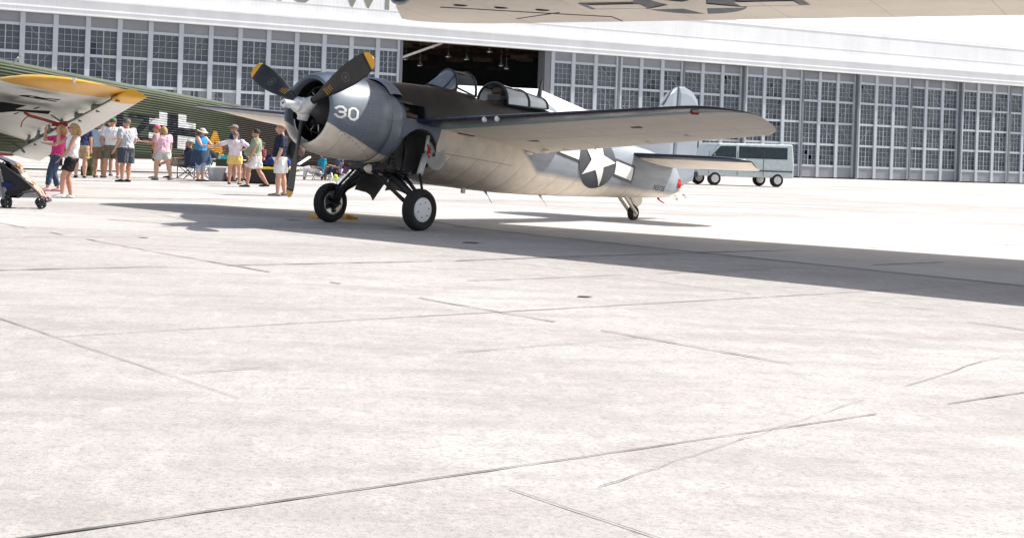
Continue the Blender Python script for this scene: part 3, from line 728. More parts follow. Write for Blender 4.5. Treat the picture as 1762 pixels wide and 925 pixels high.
# tail wheel
tw=Vector((8.96,0,-.857)); 
def unW(w_):
    l=FI@w_; return Vector((l.x-OFF.x,-(l.y-OFF.y),l.z-OFF.z))
wv=W(tw); wv.z=.145; tw=unW(wv)
def wheel(c,r,w_,name,out,drum=False):
    ax=Vector((0,1,0)); pr=[(-w_*.38,r*.62),(-w_*.47,r*.72),(-w_*.5,r*.84),(-w_*.42,r*.94),(-w_*.25,r*.985),(-w_*.22,r*.96),(-w_*.19,r*.99),(-w_*.06,r),(-w_*.04,r*.975),(w_*.04,r*.975),(w_*.06,r),(w_*.19,r*.99),(w_*.22,r*.96),(w_*.25,r*.985),(w_*.42,r*.94),(w_*.5,r*.84),(w_*.47,r*.72),(w_*.38,r*.62)]
    rim=fb(MB().lathe([(-w_*.3,.001),(-w_*.3,r*.5),(-w_*.4,r*.63),(w_*.4,r*.63),(w_*.3,r*.5),(w_*.3,.001)],ax,c,36),name,steel if drum else dark)
    fb(MB().lathe(pr,ax,c,56),'tyre',black,rim); return rim
r1=wheel(tw,.145,.11,'tail_wheel',1); t=MB(); t.lathe([(.052,.03),(.055,.04),(.055,.065),(.05,.07)],(0,1,0),tw,20); fb(t,'hub_cap',cream,r1)
t=MB(); a=fp(1076,338,.08); t.beam(a,tw+Vector((0,.075,0)),.05,.045); t.beam(a-Vector((0,.16,0)),tw-Vector((0,.075,0)),.05,.045); t.tube([tw-Vector((0,.1,0)),tw+Vector((0,.1,0))],.022)
q=fp(1086,354,.03); t.tube([fp(1079,338,.03),q],.035); 
t.poly([fp(*v,-.03) for v in ((1080,337),(1101,337),(1101,345),(1098,352),(1092,356),(1086,350))],(0,.06,0)); fb(t,'tail_gear_leg',cream)
# main wheels
WP=Vector((1.69,1.026,-1.366)); WS=Vector((1.69,-1.026,-1.366))
for P_ in (WP,WS): 
    v=W(P_); v.z=.325; q=unW(v); P_.x,P_.y,P_.z=q
r1=wheel(WP,.33,.19,'main_wheel',1); tag(r1,'near wheel with a white disc cover')
t=MB(); t.lathe([(.088,.001),(.09,.17),(.082,.19),(.07,.195)],(0,1,0),WP,36)
for k in range(6): a=k*PI/3+.3; t.ell(WP+Vector((.12*math.cos(a),.092,.12*math.sin(a))),.010,n=8,mat=1)
hc=fb(t,'hub_cap',[M('bright_white_disc',(.86,.86,.85),.4,var=.04),dark],r1)
r2=wheel(WS,.33,.19,'main_wheel',1,True)
t=MB()
for k in range(5): a=k*2*PI/5; t.box(WS+Vector((.10*math.cos(a),.07,.10*math.sin(a))),(.13,.03,.05),Matrix.Rotation(-a,3,'Y'))
t.lathe([(.06,.02),(.10,.07),(.12,.09),(.14,.05),(.14,.001)],(0,1,0),WS,20); fb(t,'brake_hub',dark,r2)
# gear legs
def leg(side):
    t=MB(); Wc=WP if side>0 else WS; s=side
    top=Vector((1.62,.16*s,-.78)); t.tube([top,Vector((1.66,.55*s,-.98)),Wc+Vector((0,-.12*s,.16))],[.045,.045,.05],12)
    t.tube([Vector((1.85,.18*s,-.80)),Vector((1.76,.75*s,-1.12)),Wc+Vector((.03,-.12*s,.05))],[.04,.038,.04],12)
    t.tube([Vector((1.42,.12*s,-.80)),Vector((1.5,.5*s,-1.05)),Wc+Vector((-.05,-.13*s,.02))],[.028,.03,.035],10)
    t.tube([Wc+Vector((0,-.16*s,0)),Wc+Vector((0,.02*s,0))],.06,14)
    t.tube([Wc+Vector((0,-.14*s,.28)),Wc+Vector((.03,-.17*s,.14)),Wc+Vector((0,-.14*s,0))],[.045,.05,.06],10)
    t.tube([Vector((1.9,.45*s,-.86)),Wc+Vector((.05,-.16*s,.28))],.03,8)
    o=fb(t,'gear_leg',dark)
    t=MB(); a=Vector((2.05,.60*s,-.10)); 
    if s>0: a=fp(737,234,.60); b_=fp(733,262,.64); c_=fp(722,300,.72); d=fp(727,330,.86)
    else: b_=Vector((2.0,-.64,-.4)); c_=Vector((1.9,-.72,-.75)); d=Wc+Vector((0,.14,.28))
    t.tube([c_,d],.022,8,1); t.tube([a,b_],.030,12,0); t.tube([b_,b_+(c_-b_)*.12],.032,12,2); t.tube([b_+(c_-b_)*.12,c_],.052,14,0)
    fb(t,'shock_strut',[M('strut_grey',(.58,.59,.57),.4,var=.2),dark,steel],o)
    if s>0:
        t=MB(); t.tube([b_+Vector((-.03,.04,.12)),b_+Vector((.05,.05,.04)),b_+Vector((-.03,.06,-.03)),b_+Vector((.04,.05,-.08))],.014,6); t.box(b_+Vector((.02,.05,.03)),(.05,.02,.1)); fb(t,'warning_ribbon',red,o)
leg(1); leg(-1)
t=MB(); t.box((1.72,0,-.76),(.62,.5,.13)); t.tube([(1.45,-.35,-.78),(1.45,.35,-.78)],.05); t.tube([(1.95,-.5,-.80),(1.95,.5,-.80)],.04)
for k in range(5): t.tube([(1.4+.13*k,-.3,-.8),(1.5+.1*k,.1,-.86),(1.6+.06*k,.34,-.8)],.012,6)
fb(t,'gear_box',dark)
t=MB(); t.tube([fp(628,289,.1),fp(634,290,.1),fp(650,293,.1),fp(658,296,.1)],[.03,.075,.085,.06],16); fb(t,'oil_cooler_duct',cream)
t=MB(); t.tube([fp(660,299,.2),fp(690,307,.3),fp(706,314,.35)],[.025,.04,.03],8,flat=.5); fb(t,'belly_fairing_strip',cream)
t=MB()
t.poly([fp(*v,.02) for v in ((620,300),(640,296),(672,303),(664,313),(656,323),(641,345),(637,336),(630,331),(615,327),(610,326))],(.0,.012,0))
gd_=M('black_door_panel',(.014,.014,.015),.5); fb(t,'gear_door',gd_); t=MB(); t.poly([fp(*v,.28) for v in ((672,303),(690,312),(696,320),(696,333),(690,330),(678,326),(662,328))],(0,.012,0))
fb(t,'gear_door',M('black_door_panel',(.014,.014,.015),.5))
# well detail
t=MB(); p=fp(749,267,.57); rot=Matrix.Rotation(R(20),3,'Z')
t.ell(p,(.19,.03,.25),rot@Matrix.Rotation(R(-18),3,'Y'),n=32); pl=fb(t,'well_plate',M('pale_grey_plate',(.50,.50,.48),.45,var=.2,scale=8))
t=MB(); t.box(p+rot@Vector((-.04,.034,0)),(.05,.02,.06)); fb(t,'plate_slot',dark,pl)
t=MB(); rd=random.Random(4)
for k in range(14):
    a=R(150+k*9); q=Vector((1.97+.40*math.cos(a),.45,-.505+.40*math.sin(a))); t.ell(q,(.025,.05,.025),n=8)
for k in range(2): t.beam((1.75+.3*k,.215,-.85),(1.75+.3*k,.215,-.15),.02)
t.tube([(1.7,.5,-.2),(1.8,.52,-.5),(1.72,.5,-.8)],.015,6); fb(t,'well_piping',dark)
# stubs and aerials below
t=MB()
for a,b_,c_ in (((835,329),(838,335),(846,349)),((929,336),(933,343),(942,355))):
    t.tube([fp(*a,.12),fp(*b_,.12)],[.03,.012],8); t.tube([fp(*b_,.12),fp(*c_,.12)],.006,6)
t.box(fp(797,326,.12),(.08,.04,.13)); t.ell(fp(857,330,.12),.02,n=6); sbuild(t,'belly_stub',cream,None,fb)
# exhaust stub and shelf in the recess behind the cowl
t=MB(); t.box((1.62,.53,.045),(.66,.22,.012)); fb(t,'exhaust_shelf',M('heat_stained_metal',(.34,.25,.19),.45,metal=.4,var=.3))
t=MB(); t.tube([(1.32,.50,.15),(1.6,.50,.12),(1.9,.54,.09)],[.05,.055,.06],12); t.tube([(1.3,.48,.23),(1.75,.48,.2)],.045,10); fb(t,'exhaust_pipe',M('rusty_exhaust',(.10,.07,.055),.6,var=.4))
# upper scoop ahead of the windscreen
t=MB(); t.lathe([(1.22,.655),(1.30,.70),(1.48,.705),(1.56,.67)],(1,0,0),(0,0,-.04),12,a0=0,a1=2*PI) if False else None
rg=[]
for x,r in ((1.29,.672),(1.34,.70),(1.50,.71),(1.60,.66)): rg.append([Vector((x,r*math.cos(a),-.03+r*math.sin(a))) for a in [R(38+i*104/16) for i in range(17)]])
t.loft(rg,0,False,True,False)
for i in range(len(t.v)): pass
fb(t,'cowl_gill',M('gill_blue_grey',(.14,.17,.21),.4))
# markings on the body
def sidemap(u,v,k): 
    y=side_y(u,v)+.005+.006*k; return F((u,y,v))
ic=fp(1031,276,.45); rI=.53; ra=R(-7); 
def rotp(q,kx=1.0):
    o=[]
    for (x,y) in q:
        o.append((ic.x+x*math.cos(ra)*kx-y*math.sin(ra),ic.z+x*math.sin(ra)+y*math.cos(ra)))
    return o
art=[rect(-rI*2.13,-rI*.34,rI*2.13,rI*.34,0),disc(0,0,rI*1.0,1)]
wh=[rect(-rI*2.0,-rI*.24,-rI*1.0,rI*.24,2),rect(rI*1.0,-rI*.24,rI*2.0,rI*.24,2)]+star(0,0,rI*.96,3,R(-9))
for nm,pl_,mt in (('insignia_disc',art,M('insignia_blue',(.045,.05,.062),.4)),('insignia_star',wh,white)):
    for i,(q,k) in enumerate(pl_): pass
    decal(nm,[(rotp(q,1.24),k) for q,k in pl_],sidemap,[mt]*4,fus,(.05,.04))
q=fp(1125,322,.2); decal('registration',text_polys('N315E',.15,0,.002,1.15,(q.x,q.z-.05)),sidemap,blk,fus,(.2,.06))
for o in bpy.data.objects:
    pass
# cockpit
fgl=glass('cockpit_glass',(.86,.9,.92),.12,(.45,.5,.55),.04); hgl=glass('hazed_hood_glass',(.75,.82,.88),.80,(.60,.68,.76),.15)
def arch(x,zt,zs,hw,n=14): return [Vector((x,hw*math.cos(PI*i/n)**1 if True else 0,zs+(zt-zs)*math.sin(PI*i/n)**.8)) for i in range(n+1)]
A1=arch(3.14,1.09,.78,.23); A2=arch(3.56,1.10,.68,.31); A0=[Vector((2.66+.26*abs(v.y)/.23,v.y*1.05,.765-.08*(abs(v.y)/.23)**2)) for v in A1]
t=MB(); n1=len(A1)
t.loft([A0,A1],0,False,False,False)
wsn=fb(t,'windscreen',glass('sky_reflection_glass',(.8,.87,.93),.42,(.42,.52,.62),.06))  # pale blue base colour stands in for the reflected sky
t=MB(); 
sg=[0,1,2,3]
for i in range(n1-1):
    if i<4 or i>n1-6: t.add([A1[i],A1[i+1],A2[i+1],A2[i]],[(0,1,2,3)])
fb(t,'side_pane',fgl,wsn)
t=MB()
for i in range(4,n1-5): t.add([A1[i],A1[i+1],A2[i+1],A2[i]],[(0,1,2,3)],0,True)
fb(t,'canopy_top',M('dark_canopy_cap',(.10,.09,.085),.4,metal=.3),wsn)
frm=M('canopy_frame_paint',(.035,.045,.055),.4)
t=MB(); t.tube(A1,.022,8); t.tube(A2,.022,8); t.tube(A0,.014,8)
for i in (0,4,n1-5,n1-1): t.tube([A1[i],A2[i]],.016,8)
for i in (3,n1-4): t.tube([A0[i],A1[i]],.014,8)
for sg_ in (1,-1): t.tube([(2.68,.05*sg_,.765),(2.95,.24*sg_,.70),(3.56,.31*sg_,.68)],.016,8)
fb(t,'windscreen_frame',frm,wsn)
t=MB(); t.box((3.1,0,.74),(.3,.30,.12)); t.ell((3.18,0,.80),(.16,.16,.07),n=12); fb(t,'gunsight_coaming',M('brown_leather',(.12,.09,.07),.6),wsn)
B=[arch(4.36,1.05,.66,.35),arch(4.95,1.02,.70,.36),arch(5.5,.97,.74,.34)]; B3=arch(5.98,.84,.74,.18)
t=MB(); t.loft(B,0,False,True,False); hood=fb(t,'sliding_hood',hgl)
t=MB(); t.loft([B[2],B3],0,False,True,False); fb(t,'rear_glazing',hgl,hood)
t=MB()
for b_ in B: t.tube(b_,.024,8)
for i in (0,4,10,14): t.tube([q[i] for q in B],.014,8)
fb(t,'hood_frame',frm,hood)
t=MB(); t.poly([Vector((4.62,y,z)) for y,z in ((-.3,.5),(.3,.5),(.24,.95),(.12,1.0),(-.12,1.0),(-.24,.95))],(.03,0,0)); fb(t,'armour_bulkhead',M('zinc_green_primer',(.30,.32,.14),.6))
t=MB(); t.ell((4.52,0,.93),(.10,.15,.09),n=14); t.box((4.45,0,.6),(.12,.3,.5)); fb(t,'headrest',M('brown_leather',None))
t=MB(); t.ell((4.42,.2,.72),(.05,.06,.06),n=10); t.tube([(4.2,.3,.7),(4.28,.3,.78),(4.36,.32,.72)],.02,8); fb(t,'cockpit_fitting',dark)
t=MB(); a=fp(932,138,0); b_=fp(925,184,0); t.tube([b_,a],[.04,.015],8,flat=2.2); fb(t,'aerial_mast',frm)
# ---------------------------------------------------------------- bomber whose wing passes overhead at top right
bomber=thing('parked_bomber','large cream bellied aircraft whose outstretched wing passes above the fighter','aircraft',(19,16.2,0))
BA=Vector((.82,-.57,.0)).normalized(); BB=Vector((-.57,-.82,0)).normalized()      # spanwise to the right, chordwise to the front
def BW(s,c,z): return Vector((1.0,27.6,0))+BA*s+BB*c+Vector((0,0,z))
def bb(mb,name,mats,par=None,**k):
    for v in mb.v: v-=Vector((19,16.2,0))
    return mb.build(name,mats,par or bomber,**k)
m,n,b=newmat('bomber_underside_paint',.5,0,.4); geo=n.n.new('ShaderNodeNewGeometry').outputs['Position']
c=n.ramp(n.noise(.9,6,.65,geo),[(.3,(.66,.575,.48)),(.65,(.76,.675,.575)),(.8,(.79,.72,.62))])
dp=n.n.new('ShaderNodeVectorMath'); dp.operation='DOT_PRODUCT'; n.link(geo,dp.inputs[0]); dp.inputs[1].default_value=BA
c=n.mix(n.math('MULTIPLY',n.math('LESS_THAN',n.math('FRACT',n.math('MULTIPLY',dp.outputs['Value'],1/1.7)),.008),.5),c,(.15,.12,.10))
dq=n.n.new('ShaderNodeVectorMath'); dq.operation='DOT_PRODUCT'; n.link(geo,dq.inputs[0]); dq.inputs[1].default_value=BB
c=n.mix(n.math('MULTIPLY',n.math('LESS_THAN',n.math('FRACT',n.math('MULTIPLY',dq.outputs['Value'],1/1.15)),.008),.4),c,(.15,.12,.10))
n.link(c,b.inputs['Base Color']); bpaint=m
def sf(c): return .38+.36*c
def bz(s): return 3.86-.011*s
t=MB(); rg=[]
SS=[0,.06,.2,.45,.8,1.2,1.8,2.6,4,6,9,12,16,19.5]
for s in SS:
    k=1 if s>2.2 else math.sqrt(max(.0,1-((2.2-s)/2.2)**2)); k=max(k,.03)
    ch=(4.35+.16*s)*k; c0=(1-k)*1.2; th=(.34+.03*s)*max(k,.12); r=[]; z=bz(s)  # chord growth added to widen the wing's ground shadow; its front edge is unseen
    for i in range(13): c=.5*(1-math.cos(PI*i/12)); r.append(BW(s+sf(c0+c*ch),c0+c*ch,z+.12*c*ch+th*math.sin(PI*c**1.2)*.9))
    for i in range(1,12): c=.5*(1+math.cos(PI*i/12)); r.append(BW(s+sf(c0+c*ch),c0+c*ch,z+.12*c*ch-th*math.sin(PI*c**1.2)*.28))
    rg.append(r)
n0=len(rg[0]); t.v+=[v for r in rg for v in r]
for i in range(len(rg)-1):
    for j in range(n0):
        a=i*n0+j; b_=i*n0+(j+1)%n0; t.f.append([a,b_,b_+n0,a+n0]); t.s.append(True); t.m.append(0 if j<11 else 1)
t.f.append(list(range(n0))); t.m.append(0); t.s.append(False)
bwing=bb(t,'wing',[navy,bpaint])
def bund(s,c_):   # point on the underside
    s_=s; s=max(.02,s-sf(c_))
    k=1 if s>2.2 else math.sqrt(max(.0,1-((2.2-s)/2.2)**2)); k=max(k,.03); ch=(4.35+.16*s)*k; c0=(1-k)*1.2; th=(.34+.03*s)*max(k,.12)
    c=min(1,max(0,(c_-c0)/ch)); return BW(s_,c_,bz(s)+.12*c*ch-th*math.sin(PI*c**1.2)*.28-.006)
ib=M('bomber_insignia_dark',(.03,.035,.05),.45)
IS=6.9; IC=1.68; r0=.92
art=[rect(IS-2.1*r0,IC-.31*r0,IS+2.1*r0,IC+.31*r0,0),disc(IS,IC,r0*1.02,1)]
def bmap(u,v,k):
    p=bund(u,v)-Vector((0,0,.004+.006*k))-Vector((19,16.2,0)); return p
decal('insignia_disc',art,bmap,[ib]*3,bwing,(.3,.1))
decal('insignia_star',[rect(IS-1.95*r0,IC-.2*r0,IS-.9*r0,IC+.2*r0,2),rect(IS+.9*r0,IC-.2*r0,IS+1.95*r0,IC+.2*r0,2)]+star(IS,IC,r0,3,PI),bmap,[bpaint]*4,bwing,(.3,.1))
# aileron: gap line and three small hinge plates, then the dark tip lens
t=MB()
def bline(a,b_,w_=.016):
    k=14
    for i in range(k):
        p=bund(a[0]+(b_[0]-a[0])*i/k,a[1]+(b_[1]-a[1])*i/k); q=bund(a[0]+(b_[0]-a[0])*(i+1)/k,a[1]+(b_[1]-a[1])*(i+1)/k); t.beam(p,q,w_,.012)
bline((2.1,1.9),(5.0,.55)); bline((5.0,.55),(5.0,.05)); bline((3.0,.5),(4.2,1.1),.012)
for q in ((2.6,2.0),(3.3,1.7),(4.0,1.4)): 
    p=bund(*q); t.ell(p,(.14,.05,.02),n=10)
sbuild(t,'aileron_gap',dark,bwing,bb)
t=MB(); p=at(688,0,24.3); t.ell(p,(.17,.30,.09),n=14); bb(t,'wing_tip_light',M('blue_black_lens',(.06,.08,.12),.3),bwing)
# body, tail boom and main gear of the bomber, out of frame to the right
bc=BW(19.4,2.0,0); t=MB(); rg=[]
for q,rr,z in ((-10.5,.25,2.9),(-8,.6,2.8),(-4,1.1,2.7),(0,1.35,2.7),(4,1.35,2.7),(6.4,1.0,2.6),(7.4,.45,2.5)):
    rg.append([bc+BB*q+BA*(rr*math.cos(2*PI*j/24))+Vector((0,0,z+rr*1.1*math.sin(2*PI*j/24))) for j in range(24)])
t.loft(rg); bb(t,'fuselage',bpaint)
t=MB(); 
for s in (14.2,):
    c=BW(s,3.0,.62); t.lathe([(-.2,.3),(-.22,.5),(-.1,.62),(.1,.62),(.22,.5),(.2,.3),(.2,.001)],BA,c,28); t.beam(c,BW(s,3,3.6),.2,.2)
bb(t,'main_gear',black)
# ---------------------------------------------------------------- green corrugated transport
JD=Vector((.921,.39,0)).normalized(); JN=Vector((JD.y,-JD.x,0)); JK=1.22; J0=Vector((-10.7*JK,40.3*JK,0))   # x=0 px of the fuselage side
transport=thing('corrugated_transport','dark green corrugated transport plane with white edged cross and a yellow banded wing','aircraft',J0)
def J(s,o,z): return J0+JD*s+JN*o+Vector((0,0,z))
def jb_(mb,name,mats,par=None,**k):
    for v in mb.v: v-=J0
    return mb.build(name,mats,par or transport,**k)
def jt(s): s/=JK; return EYE+JK*(2.253-.143*s+.0009*s*s)        # top line
def jbot(s): s/=JK; return EYE+JK*(-.607-.022*s)
def jw(s): return JK-.047*max(0,s)
m,n,b=newmat('corrugated_green_paint',.5,0,.4); oc=n.sep(n.coord())
c=n.ramp(n.noise(.5,5,.6,stretch=(1,1,.6)),[(.35,(.07,.088,.052)),(.65,(.105,.12,.078))])
c=n.mix(n.rng(n.noise(3,5,.7),.5,.75,0,.35),c,(.14,.15,.10))
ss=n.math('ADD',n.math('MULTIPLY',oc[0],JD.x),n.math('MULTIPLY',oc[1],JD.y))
c=n.mix(n.rng(n.math('ADD',ss,n.math('MULTIPLY',oc[2],.35)),9.3,9.8),c,(.06,.048,.04))  # tail end goes dark brown, its shadow put into the paint colour
n.link(c,b.inputs['Base Color']); jgreen=m
def jring(s):
    tp,bo,w_=jt(s),jbot(s),max(.25,jw(s)); h=tp-bo; P=[]
    nn=30; rad=min(.45,h*.3)
    path=[]
    # side from bottom to top on the camera side, over the top, down the far side
    k=nn*4
    for i in range(k+1):
        t_=i/k; z=bo+.12+(h-.12)*t_
        edge=z-(tp-rad); off=w_ if edge<0 else w_-rad+math.sqrt(max(0,rad*rad-edge*edge))
        lowr=(bo+.35-z); 
        if lowr>0: off-=lowr*.5
        cr=.023*math.cos(t_*nn*2*PI); P.append(J(s,off+cr,z))
    for i in range(5): t_=(i+1)/6; P.append(J(s,(w_-rad)*(1-2*t_),tp+.03))
    for i in range(13): 
        t_=1-i/12; z=bo+.12+(h-.12)*t_; P.append(J(s,-w_,z))
    return P
t=MB(); t.loft([jring(s*JK) for s in [-9+i*.55 for i in range(44)]],0,True,True); jfus=jb_(t,'fuselage',jgreen)
for p in jfus.data.polygons: p.use_smooth=False
def jmap(u,v,k):
    tp,bo,w_=jt(u),jbot(u),max(.25,jw(u)); h=tp-bo; nn=30; t_=(v-bo-.12)/(h-.12); rad=min(.45,h*.3)
    off=w_
    edge=v-(tp-rad)
    if edge>0: off=w_-rad+math.sqrt(max(0,rad*rad-edge*edge))
    lowr=bo+.35-v
    if lowr>0: off-=lowr*.5
    return J(u,off+.023*math.cos(t_*nn*2*PI)+.010+.006*k,v)-J0
jwhite=M('chalky_white_marking',(.78,.78,.76),.55); jnavy=M('blue_black_marking',(.02,.022,.035),.5); jyel=M('marking_yellow',(.66,.34,.03),.5)
def jfind(px,py):
    for s in [i*.02 for i in range(-200,1000)]:
        p=J(s,jw(s),0); q=cam.matrix_world.inverted()@p
        # column seen by this s, ignoring roll then corrected
        x=600+FPX*(q.x/-q.z)
        d=p.y; w_=at(px,py,d)
        if abs(w_.x-p.x)<.02: return s,w_.z
    return 0,1
def skew(pts,s0,z0,kx,kz,lean): return [(s0+(x*kx)+y*lean,z0+y*kz-x*kx*.08) for x,y in pts]
cs,czz=jfind(297,225)
# balkenkreuz: dark core bars, four white L pieces
a_=.20; b_=.84; wd=.29
bars=[([(-a_,-b_),(a_,-b_),(a_,b_),(-a_,b_)],0),([(-b_,-a_),(-a_,-a_),(-a_,a_),(-b_,a_)],0),([(a_,-a_),(b_,-a_),(b_,a_),(a_,a_)],0)]
L=[]
for sx in (1,-1):
    for sy in (1,-1):
        L.append(([(sx*(a_+.0),sy*a_),(sx*(a_+wd),sy*a_),(sx*(a_+wd),sy*b_),(sx*a_,sy*b_)],1))
        L.append(([(sx*(a_+wd),sy*a_),(sx*b_,sy*a_),(sx*b_,sy*(a_+wd)),(sx*(a_+wd),sy*(a_+wd))],1))
decal('cross_marking',[(skew(q,cs,czz,1.12,.80,.0),k) for q,k in bars+L],lambda u,v,k:jmap(u,v,0),[jnavy,jwhite],jfus,(.4,.02))
def jletter(ch,px,py,size,mat,nm,sx=1.2):
    s,z=jfind(px,py); pl=text_polys(ch,1.0,0,.03)
    decal(nm,[([(s+x*size*sx,z+y*size-x*size*.10) for x,y in q],k) for q,k in pl],jmap,[mat],jfus,(.5,.02))
jletter('Z',219,238,1.35,jnavy,'code_letter'); jletter('A',352,270,1.5,jyel,'code_letter',.85); jletter('R',396,287,1.5,jnavy,'code_letter',1.0)
jletter('1',188,228,1.35,jnavy,'code_letter')
# low tail, mostly behind the fighter cowling
t=MB(); t.poly([J(14.6,.04,jt(14.6)-.1),J(16.6,.04,2.8),J(17.6,.04,2.85),J(17.8,.04,.7),J(14.6,.04,.9)],JN*-.08)
t.add([J(15.4,3.2,1.15),J(16.9,3.2,1.15),J(17.2,-3.2,1.15),J(15.6,-3.2,1.15),J(15.4,3.2,1.2),J(16.9,3.2,1.2),J(17.2,-3.2,1.2),J(15.6,-3.2,1.2)],[(3,2,1,0),(4,5,6,7),(0,1,5,4),(1,2,6,5),(2,3,7,6),(3,0,4,7)])
jb_(t,'tail',jgreen)
t=MB(); t.beam(at(513,283,44),at(533,270,45),.09,.05); jb_(t,'tail_strut',M('strut_grey',None))
# wing: underside seen from below, tip nearest
tipL=at(22,134,29.0); tipT=at(217,159,27.6)
rtL=J(-9.5,1.1,1.35); rtT=at(40,246,50)
# extend so that the leading edge leaves the picture at the left
rtL=at(-190,155,46.0)
m,n,b=newmat('pale_wing_underside',.55,0,.4); geo=n.n.new('ShaderNodeNewGeometry').outputs['Position']
c=n.ramp(n.noise(.7,6,.65,geo),[(.3,(.66,.66,.62)),(.7,(.77,.77,.73))]); c=n.mix(n.rng(n.noise(4,5,.75,geo),.55,.75,0,.3),c,(.25,.24,.21))
wdir=(tipT-rtT).normalized(); dp=n.n.new('ShaderNodeVectorMath'); dp.operation='DOT_PRODUCT'; n.link(geo,dp.inputs[0]); cd=(tipT-tipL).normalized(); dp.inputs[1].default_value=cd
n.link(n.bump(n.math('SINE',n.math('MULTIPLY',n.n and dp.outputs['Value'],2*PI/.12)),.12,.01),b.inputs['Normal'])
n.link(c,b.inputs['Base Color']); jund=m
def jp(a,c_): # a 0 root .. 1 tip, c 0 LE..1 TE, lower surface
    l=rtL.lerp(tipL,a); r=rtT.lerp(tipT,a); ch=(r-l).length; th=(.55-.36*a)
    p=l.lerp(r,c_); return p,th
def jpt(a,c_,up):
    cap=1.0
    if a>1: 
        q=(a-1)/.055; cap=math.sqrt(max(0,1-q*q)); 
    p,th=jp(a,c_)
    if a>1: l,_=jp(a,.47); p=l.lerp(p,cap); 
    prof_=(math.sin(PI*min(1,c_)**.62))
    p=p.copy(); p.z+= (th*.75 if up else -th*.28)*prof_*(cap if a>1 else 1); return p
t=MB(); rg=[]; AA=[0,.15,.3,.45,.6,.7,.8,.88,.925,.95,.975,1.0,1.02,1.035,1.045,1.051,1.0545]
ksplit=8
for a in AA:
    r=[jpt(a,.5*(1-math.cos(PI*i/16)),False) for i in range(17)]+[jpt(a,.5*(1+math.cos(PI*i/16)),True) for i in range(1,16)]
    rg.append(r)
n0=len(rg[0]); t.v+=[v for r in rg for v in r]
for i in range(len(rg)-1):
    for j in range(n0):
        a=i*n0+j; b_=i*n0+(j+1)%n0; t.f.append([a,b_,b_+n0,a+n0]); t.s.append(True)
        t.m.append(2 if AA[i]>=.925 else (0 if j<16 else 1))
t.f.append([ (len(rg)-1)*n0+j for j in range(n0)]); t.m.append(2); t.s.append(False)
jyb=M('yellow_wing_band',(.72,.37,.02),.38,var=.08,scale=3)
jwing=jb_(t,'wing',[jund,jgreen,jyb])
t=MB(); p=jpt(.985,.5,False); a0=at(127,139,27.9); t.poly([at(123,133.5,27.2),at(131.5,134,27.2),at(127.5,144,27.2)],(0,.03,0)); jb_(t,'tip_light',white,jwing)
# markings under the wing
def onwing(px,py,dz=.02):
    # intersect the view ray with the lower wing surface plane through its corners
    nrm=(tipL-rtT).cross(tipT-rtT).normalized(); o=Vector((0,0,EYE)); d=at(px,py,10)-o; t_=(rtT-o).dot(nrm)/d.dot(nrm)
    p=o+d*t_
    # push below the camber
    return p
def wpoly(pts,mb,mat=0):
    P=[onwing(*q) for q in pts]; o=Vector((0,0,EYE)); 
    # lay 0.18 m under the chord plane, clear of the camber
    nrm=(tipL-rtT).cross(tipT-rtT).normalized()
    if nrm.z>0: nrm=-nrm
    P=[ (o+(p-o)*(((rtT+nrm*.175)-o).dot(nrm)/((p-o).dot(nrm)))) for p in P]
    mb.add(P,[tuple(range(len(P)))],mat)
jblack=M('black_wing_marking',(.006,.006,.008),.9,spec=.05)
t=MB()
wpoly([(-12,175),(6,175.5),(46,181.5),(26,188),(88,191),(83,196.5),(28,191.5),(-12,195)],t)
wpoly([(56,187),(66,184),(70,184.5),(61,188)],t); wpoly([(22,196.5),(30,193.5),(34,194),(26,197)],t)
# letter R lying on its side
for pl,k in text_polys('R',1.0,0,.05):
    q=[]
    for u,v in pl:
        u/=.72; v/=.73; a=(92+9*u,175-4.5*u); b_=(30+16*u,165.2-3.7*u); q.append((a[0]+(b_[0]-a[0])*v,a[1]+(b_[1]-a[1])*v))
    wpoly(q,t)
sbuild(t,'wing_marking',jblack,jwing,jb_)
# second wing surface (aileron and flap) hung behind the trailing edge
f0,f1,f2,f3=at(214,161,27.4),at(254,167,27.3),at(68,277,37.5),at(20,264,38.5)
t=MB(); 
def fl(u,v,dz=0): p=f0.lerp(f1,v).lerp(f3.lerp(f2,v),u); return p+Vector((0,0,dz*math.sin(PI*max(0.001,v)**.6)))
US=[0,.03,.06,.085,.4,.6,.8,1]
rg=[]
for u in US:
    rg.append([fl(u,.5*(1-math.cos(PI*i/8)),-.03) for i in range(9)]+[fl(u,.5*(1+math.cos(PI*i/8)),.12) for i in range(1,8)])
n0=len(rg[0]); t.v+=[v for r in rg for v in r]
for i in range(len(rg)-1):
    for j in range(n0):
        a=i*n0+j; b_=i*n0+(j+1)%n0; t.f.append([a,b_,b_+n0,a+n0]); t.s.append(True); t.m.append(2 if US[i+1]<=.135 else (0 if j<8 else 1))
for r in (0,len(rg)-1): t.f.append([r*n0+j for j in range(n0)]); t.m.append(2 if r==0 else 0); t.s.append(False)
jflap=jb_(t,'aileron',[jund,jgreen,jyb])
t=MB(); 
for k in range(7):
    u=.06+k*.14; a=jpt(1-u*.93,.97,False); b_=fl(min(1,u),.12); t.beam(a,b_,.08,.12)
    if k: t.ell((a+b_)/2+Vector((.1,0,0)),(.18,.12,.10),n=10)
jb_(t,'aileron_bracket',M('bracket_grey_green',(.10,.11,.09),.5,var=.3),jwing)
t=MB(); t.tube([at(43,194,29),at(52,199.5,29.2),at(76,206,30),at(100,213,30.6),at(113,216,30.8)],.035,8); t.tube([at(50,199,29.1),at(43,204,29.1),at(38,210,29.1),at(36,219,29.1)],.028,8,flat=.4)
t.box(at(103,214,30.5),(.35,.12,.10)); jb_(t,'red_gust_lock',M('dark_red_tape',(.22,.02,.02),.7),jwing)
t=MB()
